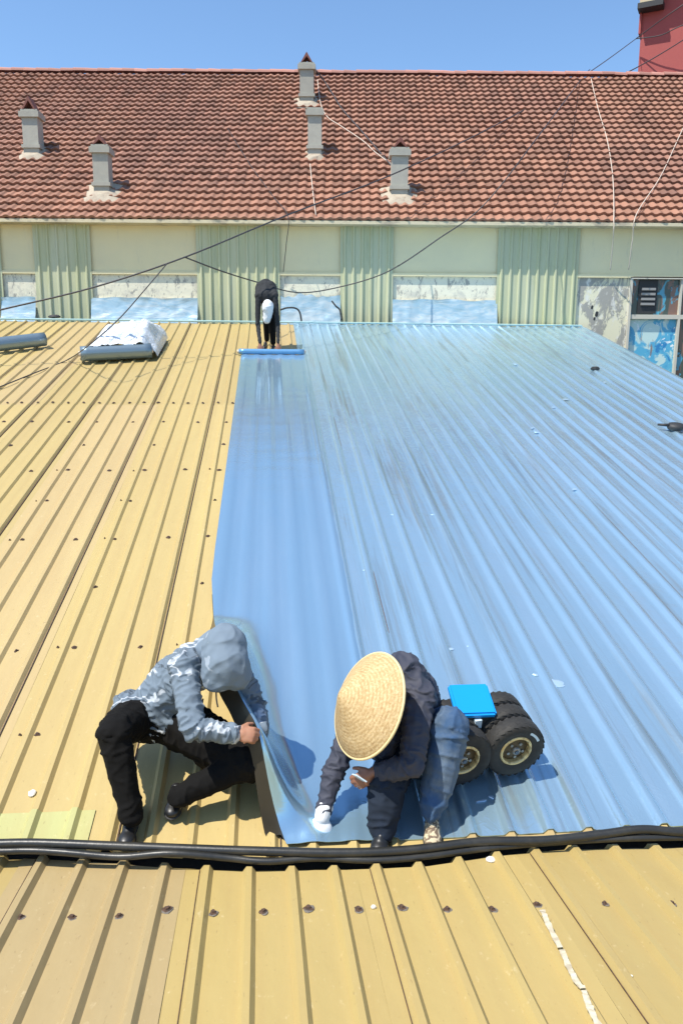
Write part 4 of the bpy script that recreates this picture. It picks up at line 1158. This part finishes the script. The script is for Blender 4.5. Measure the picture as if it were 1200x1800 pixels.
b.chain([ch2, s2a, e2a, w2a], [.07, .05, .036, .025]); b.chain([ch2, s2b, e2b, w2b], [.07, .05, .036, .026])
hx2 = head(b, hc2, f2, u2, 1.0)
hand(b, w2a, (.0, -.12, -.8), (-.2, -.9, .3), 1.0, (8, 14, 10), -1)
hand(b, w2b, (-.72, -.15, -.45), (.15, -.85, .4), 1.0, (42, 55, 35), -1)
body2 = b.build('body', m_skin2, p2, .0055, 3); eyes(hc2, *hx2, body2)
b = Blob()
b.chain([pel2+Vector((.01, 0, .06)), (pel2+ch2)/2+Vector((.02, .04, .06)), ch2+Vector((.01, 0, .03))], [.14, .15, .145], .85, (0, -.5, .8))
b.cap(ch2, s2a, .13, .08); b.cap(ch2, s2b, .13, .085)
b.cap(s2a, e2a, .080, .060); b.cap(e2a, lerp(e2a, w2a, .82), .060, .044)
b.cap(s2b, e2b, .085, .066); b.cap(e2b, w2b+Vector((.05, 0, 0)), .066, .052)
b.cap(ch2+Vector((-.04, -.05, -.05)), at(668, 1310, 3.68), .12, .085)
b.build('jacket', m_jack, p2, .007, 5, mkfold(.014, 13, [(pel2, ch2), (s2a, e2a), (e2a, w2a), (s2b, e2b), (e2b, w2b)], 11))
b = Blob()
b.chain([pel2, h2], [.12, .11]); b.chain([pel2, h2b], [.12, .11])
b.cap(h2, kn2, .125, .105); b.cap(kn2, lerp(kn2, an2, .55), .105, .088); b.cap(lerp(kn2, an2, .55), an2+up*.03, .088, .062)
b.build('jeans_leg', m_jean, p2, .008, 5, mkfold(.014, 7.5, [(h2, kn2), (kn2, an2)], 23))
b = Blob(); b.cap(pel2, h2b, .12, .11); b.cap(h2b, kn3, .12, .10); b.cap(kn3, an3+up*.01, .10, .075)
b.build('jeans', m_shadejean, p2, .008, 5, mkfold(.012, 8, [(h2, kn2), (kn2, an2), (h2b, kn3), (kn3, an3)], 17))
shoe('shoe', MR.world(757, 1436, .004), MR.world(757, 1484, .0)+Vector((0, -.06, 0)), up, m_cshoe, m_sole, p2, 1, .042)
shoe('shoe', MR.world(674, 1458, .004), MR.world(662, 1492, .0)+Vector((0, -.08, 0)), up, m_boot, m_sole, p2, 1, .042)
b = Blob(); hand(b, w2a, (.0, -.12, -.8), (-.2, -.9, .3), 1.2, (8, 14, 10), -1); b.cap(lerp(e2a, w2a, .80), w2a, .046, .040)
b.ball(w2a+Vector((0, -.012, -.07)), (.056, .036, .065))
b.build('glove', m_glove, p2, .005, 4)
# the hat: shallow cone
hatc = at(632, 1234, 3.52)
vdir = (Vector((0, 0, CZ))-hatc).normalized(); left = Vector((-1, 0, 0)); 
side = vdir.cross(Vector((0, 0, 1))).normalized()     # points to image left
if side.x > 0: side = -side
axis = (vdir*.50+side*.80+Vector((0, 0, .26))).normalized()
q = axis.to_track_quat('Y', 'Z').to_matrix().to_4x4()
HM = Matrix.Translation(hatc) @ q
mb = MB(); RH = .262
outer = [(RH, -.055), (RH*.985, -.048), (RH*.75, -.002), (RH*.5, .045), (RH*.25, .092), (RH*.08, .122), (0.0005, .130)]
inner = [(0.0005, .120), (RH*.5, .036), (RH*.97, -.056)]
mb.lathe(outer[::-1], 64, HM); mb.lathe(inner[::-1], 64, HM)
hat = MB(); HI = HM.inverted(); hat.v = [tuple(HI @ Vector(v)) for v in mb.v]; hat.f = mb.f
ho = hat.build('straw_hat', m_straw, None, True); ho.parent = p2; ho.matrix_parent_inverse = p2.matrix_world.inverted(); ho.matrix_basis = HM
mb = MB(); pts = [HM @ Vector((RH*1.0*math.cos(a_*math.pi/30), -.056, RH*1.0*math.sin(a_*math.pi/30))) for a_ in range(61)]
mb.tube(pts, .007, 8, False); rb = mb.build('hat_binding', m_strawrim, None, True); rb.parent = ho; rb.matrix_parent_inverse = HM.inverted()
# scraper held in the bare hand
sp = MB(); Ms = Matrix.Translation(at(632, 1368, 3.44)) @ Matrix.Rotation(R(35), 4, 'Y') @ Matrix.Rotation(R(60), 4, 'X')
sp.box(-.03, .03, -.002, .004, -.045, .03, Ms); scr = sp.build('plastic_scraper', m_latch); tag(scr, 'small pale plastic scraper in the bare hand of the worker wearing the straw hat', 'scraper')

# ---- 3: far worker bent double with hands on the roll
p3 = person(478, 606, 'distant worker in black bending double, white head cover, both hands on the film roll')
G = MR.world(474, 604, .0); Y0 = G.y; S3 = 1.06
ft1 = MR.world(480, 612, .03); ft2 = MR.world(466, 606, .03)
Yf_ = ft1.y
hp1 = at(477, 518, Yf_+.10); hp2 = at(466, 518, Yf_+.10); top = at(467, 503, Yf_+.05); ch3 = at(467, 520, Yf_-.16)
s3a = at(454, 520, Yf_-.18); s3b = at(483, 520, Yf_-.18)
e3a = at(453, 568, Yf_-.22); w3a = at(457, 607, Yf_-.42); e3b = at(488, 568, Yf_-.22); w3b = at(489, 607, Yf_-.42)
hc3 = at(471, 541, Yf_-.26)
b = Blob()
k1 = (hp1+ft1)/2+Vector((0, -.04, 0)); k2 = (hp2+ft2)/2+Vector((.02, -.02, 0))
b.chain([hp1, k1, ft1+Vector((0, .03, .07))], [.07, .045, .03]); b.chain([hp2, k2, ft2+Vector((.02, .03, .07))], [.06, .042, .03])
b.chain([(hp1+hp2)/2, top, ch3], [.07, .075, .06]); b.chain([ch3, s3a, e3a, w3a], [.05, .035, .030, .024]); b.chain([ch3, s3b, e3b, w3b], [.05, .035, .030, .024])
b.cap(ch3, hc3, .05, .05); hx3 = head(b, hc3, (0, .35, -.9), (0, -.9, -.4), 1.0)
hand(b, w3a, (0.02, -.25, -.95), (-.1, -.9, .3), 1.15, (20, 30, 20), 1, .3); hand(b, w3b, (.1, -.25, -.95), (.1, -.9, .3), 1.15, (20, 30, 20), -1, .3)
body3 = b.build('body', m_skin2, p3, .009, 2)
b = Blob(); b.chain([(hp1+hp2)/2+Vector((0, 0, -.02)), top, ch3], [.12, .13, .115]); b.cap(ch3, s3a, .10, .06); b.cap(ch3, s3b, .10, .06); b.cap(at(461, 506, Yf_), at(474, 506, Yf_), .125, .125); b.cap(at(460, 508, Yf_), s3a, .12, .068); b.cap(at(475, 508, Yf_), s3b, .12, .068)
b.chain([s3a, e3a, w3a+Vector((0, 0, .05))], [.060, .045, .034]); b.chain([s3b, e3b, w3b+Vector((0, 0, .05))], [.060, .043, .032])
b.build('shirt', m_wtop, p3, .011, 5, mkfold(.006, 9, [(top, ch3), (s3a, e3a), (s3b, e3b)], 2))
b = Blob(); b.chain([(hp1+hp2)/2, hp1, (hp1+ft1)/2+Vector((0, -.04, 0)), ft1+Vector((0, .02, .10))], [.11, .10, .07, .052]); b.chain([(hp1+hp2)/2, hp2, (hp2+ft2)/2+Vector((0.02, -.02, 0)), ft2+Vector((0.03, .02, .10))], [.11, .09, .065, .05])
b.build('trousers', m_blk, p3, .012, 4)
shoe('shoe', ft1+Vector((0, .10, -.03)), ft1+Vector((0, -.17, -.09)), up, m_boot, m_sole, p3); shoe('shoe', ft2+Vector((0, .10, -.03)), ft2+Vector((0, -.17, -.09)), up, m_boot, m_sole, p3)
b = Blob(); b.ball(hc3+Vector((0, -.01, .01)), (.10, .115, .13)); b.cap(hc3+Vector((0, 0, -.05)), at(469, 562, Yf_-.24), .095, .07)
b.build('head_cover', m_wcap, p3, .01, 5, hfold)
